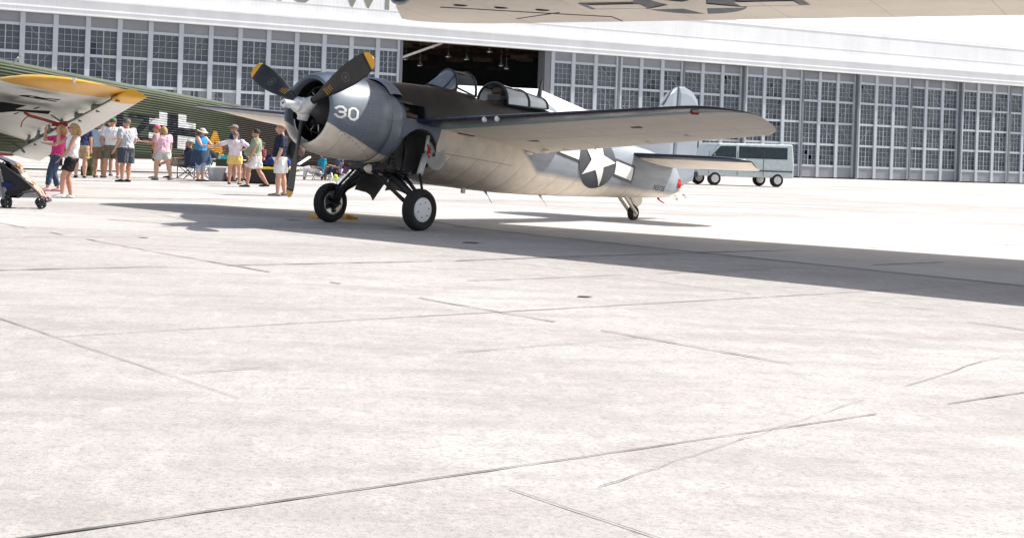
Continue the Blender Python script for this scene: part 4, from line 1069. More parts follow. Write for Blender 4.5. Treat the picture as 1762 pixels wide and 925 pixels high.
t.tube([at(20,245,35),at(38,256,35.2),at(42,262,35.3)],.03,8); t.tube([at(88,198,31),at(110,213,31)],.02,6)
sbuild(t,'control_rod',M('bracket_grey_green',None),jwing,jb_)
t=MB(); t.poly([at(-3,262,36),at(8,263,36),at(22,266.5,36),(at(21,268.5,36)),at(-3,268,36)],(0,.1,0)); jb_(t,'wheel_spat_edge',M('red_marker',(.6,.08,.05),.5),jwing)
# main gear of the transport under its hull, out of frame
t=MB()
for o in (2.2,-2.2): 
    c=J(-8.2,o,.5); t.lathe([(-.2,.2),(-.2,.4),(-.1,.5),(.1,.5),(.2,.4),(.2,.2)],JN,c,28); t.beam(c,J(-8.2,o*.8,1.5),.15)
c=J(15.5,0,.22); t.lathe([(-.1,.001),(-.1,.12),(-.05,.22),(.05,.22),(.1,.12),(.1,.001)],JN,c,20); t.beam(c,J(15.2,0,.9),.08)
jb_(t,'landing_gear',black)
t=MB(); t.beam(at(20,112,41),at(38,95,41),.05); t.beam(at(20,112,41),at(31,99,40.5),.04); jb_(t,'roof_aerial',trim)
# ---------------------------------------------------------------- white marquee behind the fighter
tent=thing('white_marquee','white hip roofed marquee standing behind the fighter canopy','tent',at(880,300,50)*1.0); tent.location.z=0
TL=tent.location.copy()
def tb(mb,name,mats): 
    for v in mb.v: v-=TL
    return mb.build(name,mats,tent)
m,n,b=newmat('white_tent_cloth',.7,0,.2); b.inputs['Base Color'].default_value=(.8,.8,.79,1)
n.link(n.ramp(n.noise(1.5),[(.3,(.74,.74,.74)),(.7,(.82,.82,.81))]),b.inputs['Base Color']); n.link(n.bump(n.noise(1.2,3),.3,.08),b.inputs['Normal']); tcloth=m
r0_,r1_=at(772,146,50),at(926,153,50.5); e0,e1,e2,e3=at(690,196,47.5),at(1075,214,48),at(1060,214,54),at(700,196,54)
for e in (e0,e1,e2,e3): e.z=2.35
t=MB(); t.add([r0_,r1_,e0,e1,e2,e3],[(0,2,3,1),(1,3,4),(1,4,5,0),(0,5,2)])
for a,b_ in ((e0,e1),(e1,e2),(e2,e3),(e3,e0)): t.add([a,b_,b_-Vector((0,0,.3)),a-Vector((0,0,.3))],[(0,1,2,3)])
tb(t,'roof',tcloth)
t=MB()
for e in (e0,e1,e2,e3): t.beam(e,Vector((e.x,e.y,0)),.08)
sbuild(t,'tent_pole',trim,None,lambda a,b,c,d:tb(a,b,c))
# ---------------------------------------------------------------- pale van far behind the fighter tail
van=thing('parked_van','pale grey green van parked far behind the fighter tail','van',(19.6,66,0),R(12))
t=MB(); P=[(-2.6,.45),(-2.6,1.15),(-2.2,1.35),(-1.5,2.1),(2.5,2.15),(2.6,1.2),(2.6,.45)]
t.poly([Vector((x,-.95,z)) for x,z in P],(0,1.9,0)); t.build('body',M('pale_teal_paint',(.50,.56,.56),.35),van,bevel=.08)
t=MB(); t.poly([Vector((x,-.962,z)) for x,z in [(-2.0,1.38),(-1.45,1.95),(-.6,1.97),(-.6,1.38)]]); t.poly([Vector((x,-.962,z)) for x,z in [(-.45,1.38),(-.45,1.97),(2.2,1.97),(2.2,1.38)]]); t.build('window',M('dark_car_glass',(.03,.05,.06),.08),van)
t=MB()
for x in (-.52,.9,-2.05): t.box((x,-.965,1.1),(.015,.012,1.2))
t.box((0,-.97,.78),(5.0,.03,.06)); t.build('trim_strip',M('dark_grey_plastic',(.06,.06,.065),.5),van)
t=MB(); t.ell((-2.58,-.7,.95),(.06,.18,.10),n=12); t.build('headlight',M('white_lens',None),van)
t=MB(); t.ell((2.6,-.8,1.1),(.04,.08,.2),n=12); t.build('tail_light',red,van)
t=MB(); t.ell((-1.85,-1.08,1.45),(.08,.06,.12),n=12); t.build('mirror',M('dark_grey_plastic',None),van)
t=MB(); t.box((-2.66,0,.5),(.14,1.8,.25)); t.build('bumper',M('dark_grey_plastic',None),van,bevel=.03)
for x in (-1.7,1.7):
    for y in (-.85,.85):
        t=MB(); t.lathe([(-.11,.001),(-.11,.3),(-.06,.34),(.06,.34),(.11,.3),(.11,.001)],(0,1,0),(x,y,.34),24); w_=t.build('wheel',black,van); t=MB(); t.lathe([(-.125,.001),(-.125,.1),(-.115,.2)],(0,1,0),(x,y,.34),20); t.build('rim',steel,w_)
# ---------------------------------------------------------------- people
WX=1.2
def remesh(mb,name,mat,vox,par,smooth=4):
    o=mb.build(name,mat); r=o.modifiers.new('r','REMESH'); r.mode='VOXEL'; r.voxel_size=vox; r.use_smooth_shade=True
    s=o.modifiers.new('s','SMOOTH'); s.factor=.5; s.iterations=smooth
    dg=bpy.context.evaluated_depsgraph_get(); me=bpy.data.meshes.new_from_object(o.evaluated_get(dg)); me.name=name
    o.modifiers.clear(); o.data=me; o.parent=par
    if name in ('shirt','shorts','trousers','skirt'):
        sd=Vector((par.location.x*3,par.location.y*2,0)) if par else Vector()
        nr=[v.normal.copy() for v in me.vertices]
        for v,vn in zip(me.vertices,nr):
            q=Vector((v.co.x*9,v.co.y*9,v.co.z*6))+sd
            k=(abs(mnoise.noise(q))*.030+mnoise.noise(q*2.3)*.010-.006); v.co+=vn*k
    if not me.materials: me.materials.append(mat)
    return o
def nv(*a): return Vector(a).normalized()
def skinmat(k):
    cols=[(.50,.27,.185),(.56,.32,.23),(.44,.23,.15),(.60,.37,.28)]
    return M('skin_tone_%s'%['tan','fair','brown','pale'][k],cols[k],.5,var=.1,scale=9)
def cloth(nm,col,var=.12,scale=5,bump=.35):
    return M(nm,col,.85,var=var,scale=scale,bump=bump,bscale=14)
def person(label,x,y,H,face,top,bottom,shoes=None,legs=None,arms=None,lean=0.,belly=0.,fat=1.,skin=1,hair=None,hairlong=0,hat=None,hatbrim='front',
           sleeve=.45,pantlen=.85,hipz=None,headyaw=0.,headpitch=0.,glasses=False,group=None,skirt=None,shoecol=None,fing=True,topband=None,wide=1.0):
    root=thing('person',label,'person',(x,y,0),0,group)
    cf,sf=math.cos(face),math.sin(face)
    def T(v): return Vector((WX*(v.x*cf-v.y*sf),v.x*sf+v.y*cf,v.z))
    legs=legs or [(nv(.03,0,-1),nv(0,0,-1)),(nv(-.03,0,-1),nv(0,0,-1))]
    arms=arms or [(nv(.15,.03,-1),nv(.05,-.15,-1)),(nv(-.15,.03,-1),nv(-.05,-.15,-1))]
    TL_,SL=.245*H,.245*H
    if hipz is None:
        hipz=max(-(l[0].z*TL_+l[1].z*SL) for l in legs)+.045*H
    hip=Vector((0,0,hipz)); u=nv(0,-math.sin(lean),math.cos(lean)); f_=Vector((0,-math.cos(lean),-math.sin(lean)))
    hips=[hip+Vector((s*.052*H*wide,0,0)) for s in (1,-1)]
    shs=[hip+u*.285*H+Vector((s*.10*H*fat**.5,0,0)) for s in (1,-1)]
    def P(mb):
        for i,v in enumerate(mb.v): mb.v[i]=T(v)
        return mb
    def torso(mb,infl=0,t0=-.07,t1=.325):
        prof=[(-.075,.060,.050),(-.05,.088,.064),(0,.096,.070),(.05,.088,.062),(.09,.080,.057),(.15,.088,.062),(.21,.098,.064),(.26,.100,.058),(.29,.085,.050),(.31,.050,.040),(.33,.034,.034)]
        rg=[]
        for t,a,b_ in prof:
            if t<t0-1e-6 or t>t1+1e-6: continue
            k=math.exp(-((t-.07)/.075)**2); bw=a*H*(1+(fat-1)*.9)+infl; bd=b_*H*(1+(fat-1)*.6)+infl+belly*.5*k
            c=hip+u*t*H+f_*(belly*.5*k)
            rg.append([c+Vector((bw*math.cos(2*PI*j/20),0,0))+f_*(bd*math.sin(2*PI*j/20)) for j in range(20)])
        mb.loft(rg)
    bd=MB(); torso(bd)
    nk=hip+u*.30*H; hc=hip+u*.345*H+Vector((0,-.012*H,.057*H)); 
    bd.tube([nk,hc-Vector((0,-.01,.03*H))],[.036*H,.031*H],12)
    hr=Matrix.Rotation(headyaw,3,'Z')@Matrix.Rotation(headpitch,3,'X')
    def HC(a,b_,c): return hc+hr@Vector((a*H,b_*H,c*H))
    bd.ell(hc,(.043*H,.054*H,.062*H),hr,14); bd.ell(HC(0,-.014,-.028),(.034*H,.040*H,.038*H),hr,12)
    bd.ell(HC(0,-.055,-.006),(.0075*H,.012*H,.014*H),hr,8); bd.ell(HC(0,-.05,-.018),(.010*H,.010*H,.007*H),hr,8)
    for s in (1,-1): bd.ell(HC(s*.044,.004,-.004),(.006*H,.012*H,.018*H),hr,8)
    feet=[];knees=[];elbows=[];wrists=[]
    for i,s in enumerate((1,-1)):
        a=hips[i]; k=a+legs[i][0]*TL_; an=k+legs[i][1]*SL; knees.append(k); feet.append(an); q=fat**.7
        bd.tube([a+Vector((0,0,.03*H)),a+(k-a)*.3,a+(k-a)*.7,k],[.054*H*q,.052*H*q,.040*H*q,.033*H],12)
        bd.ell(k,.033*H); bd.tube([k,k+(an-k)*.3,k+(an-k)*.75,an],[.031*H,.036*H*q**.5,.026*H,.021*H],12); bd.ell(an,.022*H)
        fd=Vector((s*.12,-1,0)).normalized(); 
        if legs[i][1].z>-.6: fd=(Vector((0,-.5,.2))+legs[i][1]*.6).normalized() if legs[i][1].y>-.2 else Vector((0,-.35,.9)).normalized()
        if abs(legs[i][1].y)<=.75 and legs[i][1].z<-.6: fd=Vector((s*.1,-1,-.0)).normalized()
        ft=an+fd*.055*H+Vector((0,0,-.030*H)); feet[i]=(an,fd,ft)
        bd.tube([an-fd*.03*H-Vector((0,0,.02*H)),ft-fd*.01*H,an+fd*.105*H-Vector((0,0,.034*H))],[.022*H,.024*H,.014*H],10,flat=.75)
    fr=MB()
    for i,s in enumerate((1,-1)):
        a=shs[i]; e=a+arms[i][0]*.172*H; w_=e+arms[i][1]*.150*H; elbows.append(e); wrists.append(w_); d=arms[i][1]; q=fat**.4
        bd.ell(a,.034*H*q); bd.tube([a,a+(e-a)*.4,e],[.031*H*q,.030*H*q,.023*H],10); bd.ell(e,.0235*H); bd.tube([e,e+(w_-e)*.3,w_],[.023*H,.024*H,.0155*H],10)
        pn=d.cross(Vector((1,0,0))); pn=pn.normalized() if pn.length>.3 else Vector((0,1,0)); sd=d.cross(pn).normalized()
        bd.tube([w_,w_+d*.03*H,w_+d*.055*H],[.017*H,.023*H,.021*H],8,flat=.55)
        for j,(o,L) in enumerate(((-.016,.040),(-.0055,.046),(.0055,.044),(.016,.034))):
            b0=w_+d*.05*H+sd*o*H; b1=b0+(d+pn*.15).normalized()*L*H*.55; b2=b1+(d+pn*.6).normalized()*L*H*.45
            bd.tube([b0,b1,b2],[.0058*H,.0054*H,.0046*H],6)
        b0=w_+d*.018*H-sd*.018*H; b1=b0+(d-sd*.9).normalized()*.026*H; b2=b1+(d+pn*.3).normalized()*.02*H; bd.tube([b0,b1,b2],[.0068*H,.006*H,.005*H],6)
    sk=skinmat(skin); body=remesh(P(bd),'body',sk,.0085,root,3)
    # face
    ey_=MB()
    for s in (1,-1): ey_.ell(HC(s*.017,-.0505,.004),(.006*H,.004*H,.0035*H),hr,8)
    P(ey_).build('eye',M('dark_eye',(.02,.015,.012),.3),root)
    mo=MB(); mo.ell(HC(0,-.0515,-.034),(.012*H,.004*H,.003*H),hr,8); P(mo).build('mouth',M('lip_colour',(.35,.12,.10),.5),root)
    if glasses:
        g_=MB()
        for s in (1,-1): g_.ell(HC(s*.018,-.056,.006),(.016*H,.006*H,.012*H),hr,10); g_.beam(HC(s*.035,-.05,.008),HC(s*.046,.0,.006),.004*H)
        P(g_).build('sunglasses',blk,root)
    # shirt
    if top:
        sh=MB(); torso(sh,.016+.004*fat,-.03 if skirt!='tuck' else .05,.311)
        if sleeve>0:
            for i in range(2):
                a=shs[i]; e=elbows[i]; en=a+(e-a)*min(1,sleeve*1.6)
                sh.ell(a,.042*H*fat**.4); sh.tube([a,a+(en-a)*.5,en],[.040*H*fat**.4,.041*H*fat**.4,.039*H],12)
                if sleeve>.9: sh.tube([e,wrists[i]],[.033*H,.026*H],10); sh.ell(e,.033*H)
        else:
            for i in range(2): sh.tube([shs[i]+Vector((-(1,-1)[i]*.03*H,0,.0)),shs[i]+Vector((0,0,.025*H))-Vector(((1,-1)[i]*.02*H,0,0))],.02*H,8)
        remesh(P(sh),'shirt',top,.012,root,4)
    # lower garment
    if bottom:
        b_=MB(); rg=[]
        for t in (-.06,-.03,0,.035,.055):
            k=math.exp(-((t-.07)/.075)**2); q=(.075,.094,.101,.094,.088)[(-.06,-.03,0,.035,.055).index(t)]*H*(1+(fat-1)*.9)+.010; dd=(.055,.070,.076,.068,.062)[(-.06,-.03,0,.035,.055).index(t)]*H*(1+(fat-1)*.6)+.010+belly*.45*k
            c=hip+u*t*H+f_*(belly*.45*k); rg.append([c+Vector((q*math.cos(2*PI*j/20),0,0))+f_*(dd*math.sin(2*PI*j/20)) for j in range(20)])
        b_.loft(rg)
        if skirt in (None,'tuck'):
            for i in range(2):
                a=hips[i]; k=knees[i]; tt=min(1,pantlen); en=a+(k-a)*tt; q=fat**.6
                b_.tube([a,a+(en-a)*.5,en],[.066*H*q,.063*H*q,(.058 if pantlen<=1 else .043)*H*q],14)
                if pantlen>1:
                    an=feet[i][0]; b_.ell(k,.043*H); en=k+(an-k)*(pantlen-1); b_.tube([k,en],[.043*H,.036*H],12)
        else:
            rg=[]
            for q in (0,.25,.5,.75,1):
                c=hip.lerp((knees[0]+knees[1])/2,q*skirt); w_=(.10+.022*q)*H*fat; rg.append([c+Vector((w_*math.cos(2*PI*j/24)*(1+.04*math.sin(j*2.6)),w_*.8*math.sin(2*PI*j/24)*(1+.05*math.sin(j*3.1)),0)) for j in range(24)])
            b_.loft(rg)
        remesh(P(b_),'skirt' if skirt not in (None,'tuck') else ('trousers' if pantlen>1 else 'shorts'),bottom,.012,root,4)
    # shoes
    if shoecol:
        for i in range(2):
            an,fd,ft=feet[i]; s_=MB(); up=Vector((0,0,1)) if abs(fd.z)<.5 else Vector((0,1,0)).lerp(Vector((0,0,1)),.2)
            s_.tube([an-fd*.038*H-up*.028*H,an+fd*.01*H-up*.020*H,ft,an+fd*.115*H-up*.034*H],[.024*H,.031*H,.028*H,.017*H],12,flat=.8)
            remesh(P(s_),'shoe',shoecol,.012,root,2)
    if hair:
        h_=MB(); h_.ell(HC(0,.012,.016),(.050*H,.055*H,.058*H),hr,16,z0=-.35)
        if hairlong:
            h_.tube([HC(0,.028,.02),HC(0,.046,-.03),HC(0,.05,-.03-hairlong*.5),HC(0,.045,-.03-hairlong)],[.046*H,.047*H,.042*H,.016*H],12)
            for s in (1,-1): h_.tube([HC(s*.036,.01,.02),HC(s*.046,.008,-.03),HC(s*.05,.012,-.03-hairlong*.8)],[.02*H,.022*H,.012*H],8)
        o=remesh(P(h_),'hair',hair,.010,root,2)
        for v in o.data.vertices: v.co+=Vector((mnoise.noise(v.co*38),mnoise.noise(v.co*38+Vector((5,0,0))),0))*.012
    if hat:
        h_=MB(); h_.ell(HC(0,.006,.026),(.050*H,.058*H,.048*H),hr,18,z0=-.1)
        if hatbrim=='front': h_.tube([HC(0,-.045,.026),HC(0,-.07,.024),HC(0,-.098,.018)],[.038*H,.036*H,.022*H],14,flat=.12)
        elif hatbrim=='wide': h_.lathe([(.022*H,.04*H),(.014*H,.09*H),(.008*H,.094*H),(.014*H,.04*H)],hr@Vector((0,0,1)),hc,28)
        elif hatbrim=='scarf': h_.ell(HC(0,.04,-.012),(.03*H,.028*H,.035*H),hr,10)
        P(h_).build('hat' if hatbrim!='scarf' else 'head_scarf',hat,root)
    return root,dict(T=T,hip=hip,shs=shs,elbows=elbows,wrists=wrists,knees=knees,hc=hc,u=u,f=f_,H=H)
def held(info,root,i,mb,name,mat,label,cat,d=(0,0,0)):
    """a thing in the hand of a person: top level, at the wrist"""
    w_=info['T'](info['wrists'][i]+Vector(d))+root.location
    o=mb.build(name,mat); o.location=w_; tag(o,label,cat); return o
L_=R(-90); Rr=R(90); AW=R(180)
blond=M('blonde_hair',(.38,.24,.11),.6,var=.35,scale=20); brown=M('brown_hair',(.10,.06,.035),.6,var=.35,scale=20); blackh=M('black_hair',(.015,.013,.012),.5); greyh=M('grey_brown_hair',(.17,.14,.12),.6,var=.3,scale=25)
cw=cloth('white_cotton',(.74,.74,.74)); 
r,i=person('woman in a bright pink top and blue jeans shading her eyes with one hand',-6.72,30.2,1.55,R(-62),cloth('hot_pink_cotton',(.62,.045,.22)),cloth('blue_denim',(.045,.075,.13),.3,12),
  lean=-.14,legs=[(nv(.05,-.42,-1),nv(0,-.12,-1)),(nv(-.05,-.05,-1),nv(0,.30,-1))],arms=[(nv(.35,-.6,-.6),nv(-.8,-.5,.1)),(nv(-.55,-.75,-.25),nv(.45,-.1,.95))],hair=blond,hairlong=.06,glasses=True,shoecol=cloth('pink_trainers',(.6,.3,.33)),pantlen=1.82,skin=1)
r2_,i2=person('woman in a white tied top and tight black shorts with a hand at her face',-5.72,27.1,1.55,R(-72),cw,cloth('black_stretch',(.012,.012,.014)),
  lean=-.05,legs=[(nv(.05,-.42,-1),nv(0,-.02,-1)),(nv(-.04,-.10,-1),nv(0,.16,-1))],arms=[(nv(.15,-.35,-.9),nv(-.1,-.55,-.8)),(nv(-.25,-.75,-.45),nv(.3,-.1,1.0))],sleeve=0,hair=blond,hairlong=.11,glasses=True,shoecol=cloth('white_trainers',(.75,.75,.75)),pantlen=.72,skin=0,fat=.97)
t=MB(); t.box((0,-.0,-.09),(.05,.09,.14)); held(i2,r2_,0,t,'phone',blk,'black phone in the lowered hand of the woman in black shorts','phone')
person('man in a purple navy shirt and khaki shorts partly behind the pale wing',-8.37,41.0,1.85,AW+.2,cloth('purple_navy_cotton',(.03,.03,.09)),cloth('khaki_twill',(.36,.26,.15)),hat=cloth('olive_cap',(.12,.14,.07)),shoecol=cloth('dark_trainers',(.04,.04,.045)),fat=1.12,skin=1,hair=brown)
person('man in a pale blue shirt and brown shorts beside the standing bomb',-8.02,42.2,1.80,AW-.3,cloth('pale_blue_cotton',(.50,.60,.70)),cloth('brown_twill',(.24,.17,.11)),hat=cloth('faded_green_cap',(.14,.20,.12)),shoecol=cloth('brown_sandals',(.16,.08,.05)),fat=1.05,skin=0,hair=brown)
person('man with blue shoes standing mostly behind the man in the green cap',-8.15,44.3,1.78,AW,cloth('charcoal_cotton',(.05,.055,.07)),cloth('dark_shorts',(.04,.04,.045)),shoecol=cloth('blue_trainers',(.03,.06,.14)),skin=2,hair=brown)
person('man in a white shirt, green cap and camouflage shorts seen from behind',-7.58,42.0,1.92,AW+.1,cw,M('camouflage_cotton',(.13,.125,.085),.85,var=.5,scale=9),
  arms=[(nv(.2,.1,-1),nv(-.2,.1,-1)),(nv(-.75,.25,-.8),nv(.85,.35,-.15))],legs=[(nv(.09,0,-1),nv(.03,0,-1)),(nv(-.09,0,-1),nv(-.03,0,-1))],
  hat=cloth('green_cap',(.02,.22,.12)),fat=1.2,shoecol=cloth('grey_trainers',(.25,.25,.24)),skin=0,hair=brown,wide=1.2)
person('heavy man in a grey t-shirt, dark cap and dark shorts seen from behind',-6.55,38.6,1.85,AW+.95,cloth('heather_grey_cotton',(.40,.40,.43)),cloth('slate_shorts',(.055,.06,.075)),
  arms=[(nv(.22,.05,-1),nv(.0,-.45,-.9)),(nv(-.22,.1,-1),nv(.15,-.6,-.8))],hat=cloth('charcoal_cap',(.07,.07,.075)),fat=1.32,belly=.09,shoecol=blk,skin=0,hair=greyh,pantlen=.95,sleeve=.5)
r3,i3=person('woman with a hot pink head scarf and orange top holding a phone out',-6.35,43.4,1.74,R(-80),cloth('orange_cotton',(.52,.20,.05)),cloth('dark_navy_skirt',(.03,.03,.06)),
  arms=[(nv(.1,-.6,-.9),nv(.0,-1,.1)),(nv(-.1,-.5,-.9),nv(.05,-1,.15))],hat=cloth('hot_pink_scarf',(.66,.03,.20)),hatbrim='scarf',fat=1.15,shoecol=cloth('grey_trainers',None) if False else M('grey_trainers',None),skin=0,hair=blond,sleeve=0)
t=MB(); t.box((0,-.0,.02),(.03,.03,.13)); held(i3,r3,1,t,'phone',white,'pale phone held out by the woman in the pink head scarf','phone',(0,-.1,.02))
person('woman in a pale pink shirt and light grey shorts walking away with a blonde ponytail',-5.88,41.5,1.70,AW+.7,cloth('pale_pink_cotton',(.68,.42,.50)),cloth('light_grey_shorts',(.50,.48,.47)),
  legs=[(nv(.08,-.18,-1),nv(.03,.05,-1)),(nv(-.06,.22,-1),nv(-.02,.35,-1))],fat=1.3,hair=blond,hairlong=.08,shoecol=M('grey_trainers',None),skin=1,pantlen=.62,wide=1.15)
# seated man in camp chair
SIT=[(nv(.12,-1,-.05),nv(.05,-.05,-1)),(nv(-.1,-1,-.05),nv(-.0,-.1,-1))]
person('man in a black t-shirt and pale cap sitting cross legged in a camp chair',-5.55,44.6,1.76,R(-80),cloth('black_cotton',(.02,.02,.023)),cloth('ash_shorts',(.30,.29,.27)),
  legs=[(nv(.1,-1,.25),nv(-.55,-.55,-.3)),(nv(-.1,-1,-.0),nv(-.0,.05,-1))],arms=[(nv(.2,-.3,-1),nv(-.2,-1,-.1)),(nv(-.2,-.2,-1),nv(.2,-1,-.1))],hipz=.50,lean=-.22,hat=cloth('stone_cap',(.45,.43,.40)),shoecol=cloth('black_trainers',(.03,.03,.03)),skin=0,hair=greyh,belly=.05)
# woman with sun hat and tied denim shirt
r4,i4=person('woman in a wide sun hat and bright blue top with denim round her waist',-4.70,41.8,1.68,R(62),cloth('bright_blue_cotton',(.02,.22,.50)),cloth('striped_capri_cloth',(.42,.47,.60),.25,30),
  arms=[(nv(.3,-.55,-.8),nv(-.2,-1,.0)),(nv(-.2,-.55,-.8),nv(.2,-1,-.05))],hat=cloth('cream_sun_hat',(.55,.52,.46)),hatbrim='wide',fat=1.22,sleeve=0,shoecol=cloth('dark_trainers',None) if False else M('dark_trainers',None),skin=1,hair=brown,hairlong=.05,pantlen=1.5,headpitch=.35,glasses=True,wide=1.1)
t=MB(); rg=[]
for q,z in ((0,.99),(.3,.86),(.7,.68),(1,.56)):
    ww=.21+.09*q; rg.append([Vector((ww*1.25*math.cos(2*PI*j/28)*(1+.06*math.sin(j*2.3)),ww*math.sin(2*PI*j/28)*(1+.06*math.sin(j*3.7)),z+.07*q*math.sin(j*1.7+1))) for j in range(28)])
t.loft(rg,0,False); t.build('tied_shirt',cloth('dark_denim',(.035,.06,.11),.35,8),r4)
t=MB(); t.lathe([(-.05,.001),(-.05,.03),(.06,.042),(.06,.036),(-.045,.027)],(0,0,1),(0,0,.0),16); held(i4,r4,0,t,'cup',M('red_plastic',(.62,.02,.025),.35),'red plastic cup held by the woman in the sun hat','cup',(0,-.14,0))
person('man in a navy shirt and grey cap standing behind the woman in yellow shorts',-3.72,42.6,1.84,R(-70),cloth('deep_blue_cotton',(.012,.035,.09)),cloth('dark_shorts',None) if False else M('dark_shorts',None),hat=cloth('patterned_grey_cap',(.24,.23,.22),.4,30),
  arms=[(nv(.3,-.5,-.8),nv(.2,-1,.0)),(nv(-.2,-.2,-1),nv(.1,-.5,-.7))],skin=2,hair=greyh,shoecol=M('dark_trainers',None),fat=1.1,glasses=True)
person('woman in a white patterned t-shirt and yellow shorts with her hand on her hip',-3.46,40.0,1.60,AW-.15,M('tie_dye_cotton',(.70,.60,.64),.85,var=.22,scale=5),cloth('lemon_shorts',(.72,.52,.16)),
  arms=[(nv(1.0,.1,-.5),nv(.6,-.8,-.3)),(nv(-.8,.25,-.7),nv(.8,-.1,-.35))],hair=greyh,fat=1.08,pantlen=.62,legs=[(nv(.10,0,-1),nv(.02,0,-1)),(nv(-.10,0,-1),nv(-.02,0,-1))],shoecol=M('brown_sandals',None),skin=1,sleeve=.6)
person('man in a sage green t-shirt and white shorts striding left in black shoes',-2.68,38.0,1.70,L_,cloth('sage_cotton',(.26,.29,.20)),cloth('off_white_shorts',(.66,.62,.60)),
  legs=[(nv(.03,-.42,-1),nv(0,-.05,-1)),(nv(-.03,.20,-1),nv(0,.55,-1))],arms=[(nv(.1,-.15,-1),nv(0,-.35,-1)),(nv(-.1,.25,-1),nv(0,.0,-1))],hair=blackh,fat=1.22,belly=.17,shoecol=M('black_trainers',None),skin=2,glasses=True,pantlen=.8)
person('man in a navy polo and white shorts standing just left of the lower propeller blade',-1.66,32.2,1.76,L_,cloth('navy_polo_cloth',(.009,.014,.034)),cw,
  legs=[(nv(.05,-.06,-1),nv(0,-.02,-1)),(nv(-.05,.12,-1),nv(0,.10,-1))],arms=[(nv(.12,.05,-1),nv(0,-.30,-1)),(nv(-.1,.1,-1),nv(0,-.1,-1))],hair=M('short_ginger_hair',(.34,.17,.09),.6),fat=1.13,belly=.05,shoecol=M('grey_trainers',None),skin=1,pantlen=.88,sleeve=.55)
bp=thing('backpack','black and tan backpack worn by the man in the navy polo','backpack',(-1.30,32.3,1.15))
t=MB(); t.ell((0,0,0),(.20,.17,.29),n=16); t.build('bag',cloth('black_nylon',(.02,.02,.022)),bp)
t=MB(); t.ell((.13,-.1,-.02),(.10,.10,.14),n=12); t.build('pocket',M('patterned_pocket',(.14,.08,.07),.8,var=.6,scale=14),bp)
t=MB(); t.tube([(-.1,-.12,.27),(-.26,-.14,.32),(-.36,-.14,.2),(-.34,-.14,-.05),(-.16,-.12,-.2)],.022,8,flat=.5); t.build('strap',M('black_nylon',None),bp)
person('woman in a teal shirt, white trousers and sunglasses sitting with crossed legs',-1.05,48.2,1.72,R(-78),cloth('teal_cotton',(.01,.24,.34)),cw,
  legs=[(nv(.1,-1,.45),nv(-.1,-.95,-.35)),(nv(-.1,-1,.30),nv(0,-.1,-1))],arms=[(nv(.2,-.2,-1),nv(-.2,-1,.1)),(nv(-.2,-.2,-1),nv(.2,-1,.0))],hipz=.27,lean=-.22,hair=brown,hairlong=.08,glasses=True,shoecol=M('black_trainers',None),skin=0,pantlen=1.7,sleeve=.9)
person('person in a dark floral shirt sitting beside the woman in teal',-.42,48.8,1.66,R(-70),M('floral_cotton',(.10,.11,.17),.85,var=.9,scale=16),M('dark_shorts',None),
  legs=[(nv(.1,-1,.35),nv(.05,-.1,-1)),(nv(-.1,-1,.3),nv(-.05,-.1,-1))],arms=[(nv(.2,-.4,-.9),nv(-.2,-1,.3)),(nv(-.2,-.3,-1),nv(.2,-1,.1))],hipz=.27,lean=-.2,hair=brown,shoecol=M('black_trainers',None),skin=0)
person('person in a maroon shirt leaning back in a seat behind the yellow lidded tote',-3.05,43.4,1.70,R(-60),cloth('maroon_cotton',(.22,.04,.05)),M('ash_shorts',None),
  legs=SIT,arms=[(nv(.4,-.2,-1),nv(-.6,-.8,.2)),(nv(-.4,-.2,-1),nv(.6,-.8,.2))],hipz=.55,lean=-.3,hair=blackh,skin=2,shoecol=M('black_trainers',None))
# ---------------------------------------------------------------- camp gear
def camp_chair(label,x,y,rz,clothm,group='folding camp chairs among the spectators'):
    c=thing('camp_chair',label,'camp chair',(x,y,0),rz,group)
    t=MB(); t.loft([[Vector((sx*.27*1.15,-.25+.5*k/6,.44-.05*math.sin(PI*k/6))) for sx in (-1,-.5,0,.5,1)] for k in range(7)],0,False,True,False)
    for i in range(len(t.v)): t.v[i].z-=.04*(1-(t.v[i].x/.31)**2)
    t.build('seat',clothm,c)
    t=MB(); t.loft([[Vector((sx*.30,.25+.11*k/5-.04*(1-sx*sx),.44+.48*k/5)) for sx in (-1,-.5,0,.5,1)] for k in range(6)],0,False,True,False); t.build('backrest',clothm,c)
    for s in (-1,1): t=MB(); t.box((s*.32,-.02,.63),(.07,.5,.012)); t.build('armrest',clothm,c)
    t=MB(); r=.011
    for s in (-1,1):
        t.tube([(s*.32,-.28,.0),(s*.32,.27,.44)],r,6); t.tube([(s*.32,.30,.0),(s*.32,-.27,.42),(s*.32,-.26,.62)],r,6); t.tube([(s*.32,.26,.42),(s*.32,.37,.94)],r,6)
    for y_ in (-.28,.30): t.tube([(-.32,y_,.01),(.32,y_,.42)],r,6); t.tube([(.32,y_,.01),(-.32,y_,.42)],r,6)
    t.build('frame',M('black_steel_tube',(.03,.03,.033),.4),c)
    return c
camp_chair('dark camp chair carrying the man in the black t-shirt',-5.52,44.62,R(-80)+0,M('black_nylon',None))
camp_chair('navy camp chair carrying the woman in teal',-.98,48.2,R(-78),cloth('navy_canvas',(.03,.04,.09))).scale=(1,1,.56)
camp_chair('patterned camp chair carrying the person in the floral shirt',-.36,48.8,R(-70),M('bright_print_canvas',(.30,.10,.22),.85,var=.9,scale=12)).scale=(1,1,.56)
camp_chair('empty striped camp chair right of the seated people',.42,47.6,R(-60),M('olive_stripe_canvas',(.22,.24,.14),.85,var=.6,scale=14))
camp_chair('low camp chair under the person in maroon',-3.0,43.4,R(-60),M('navy_canvas',None))
camp_chair('navy camp chair with its back to the table left of the sun hat woman',-5.02,43.6,R(150),M('navy_canvas',None))
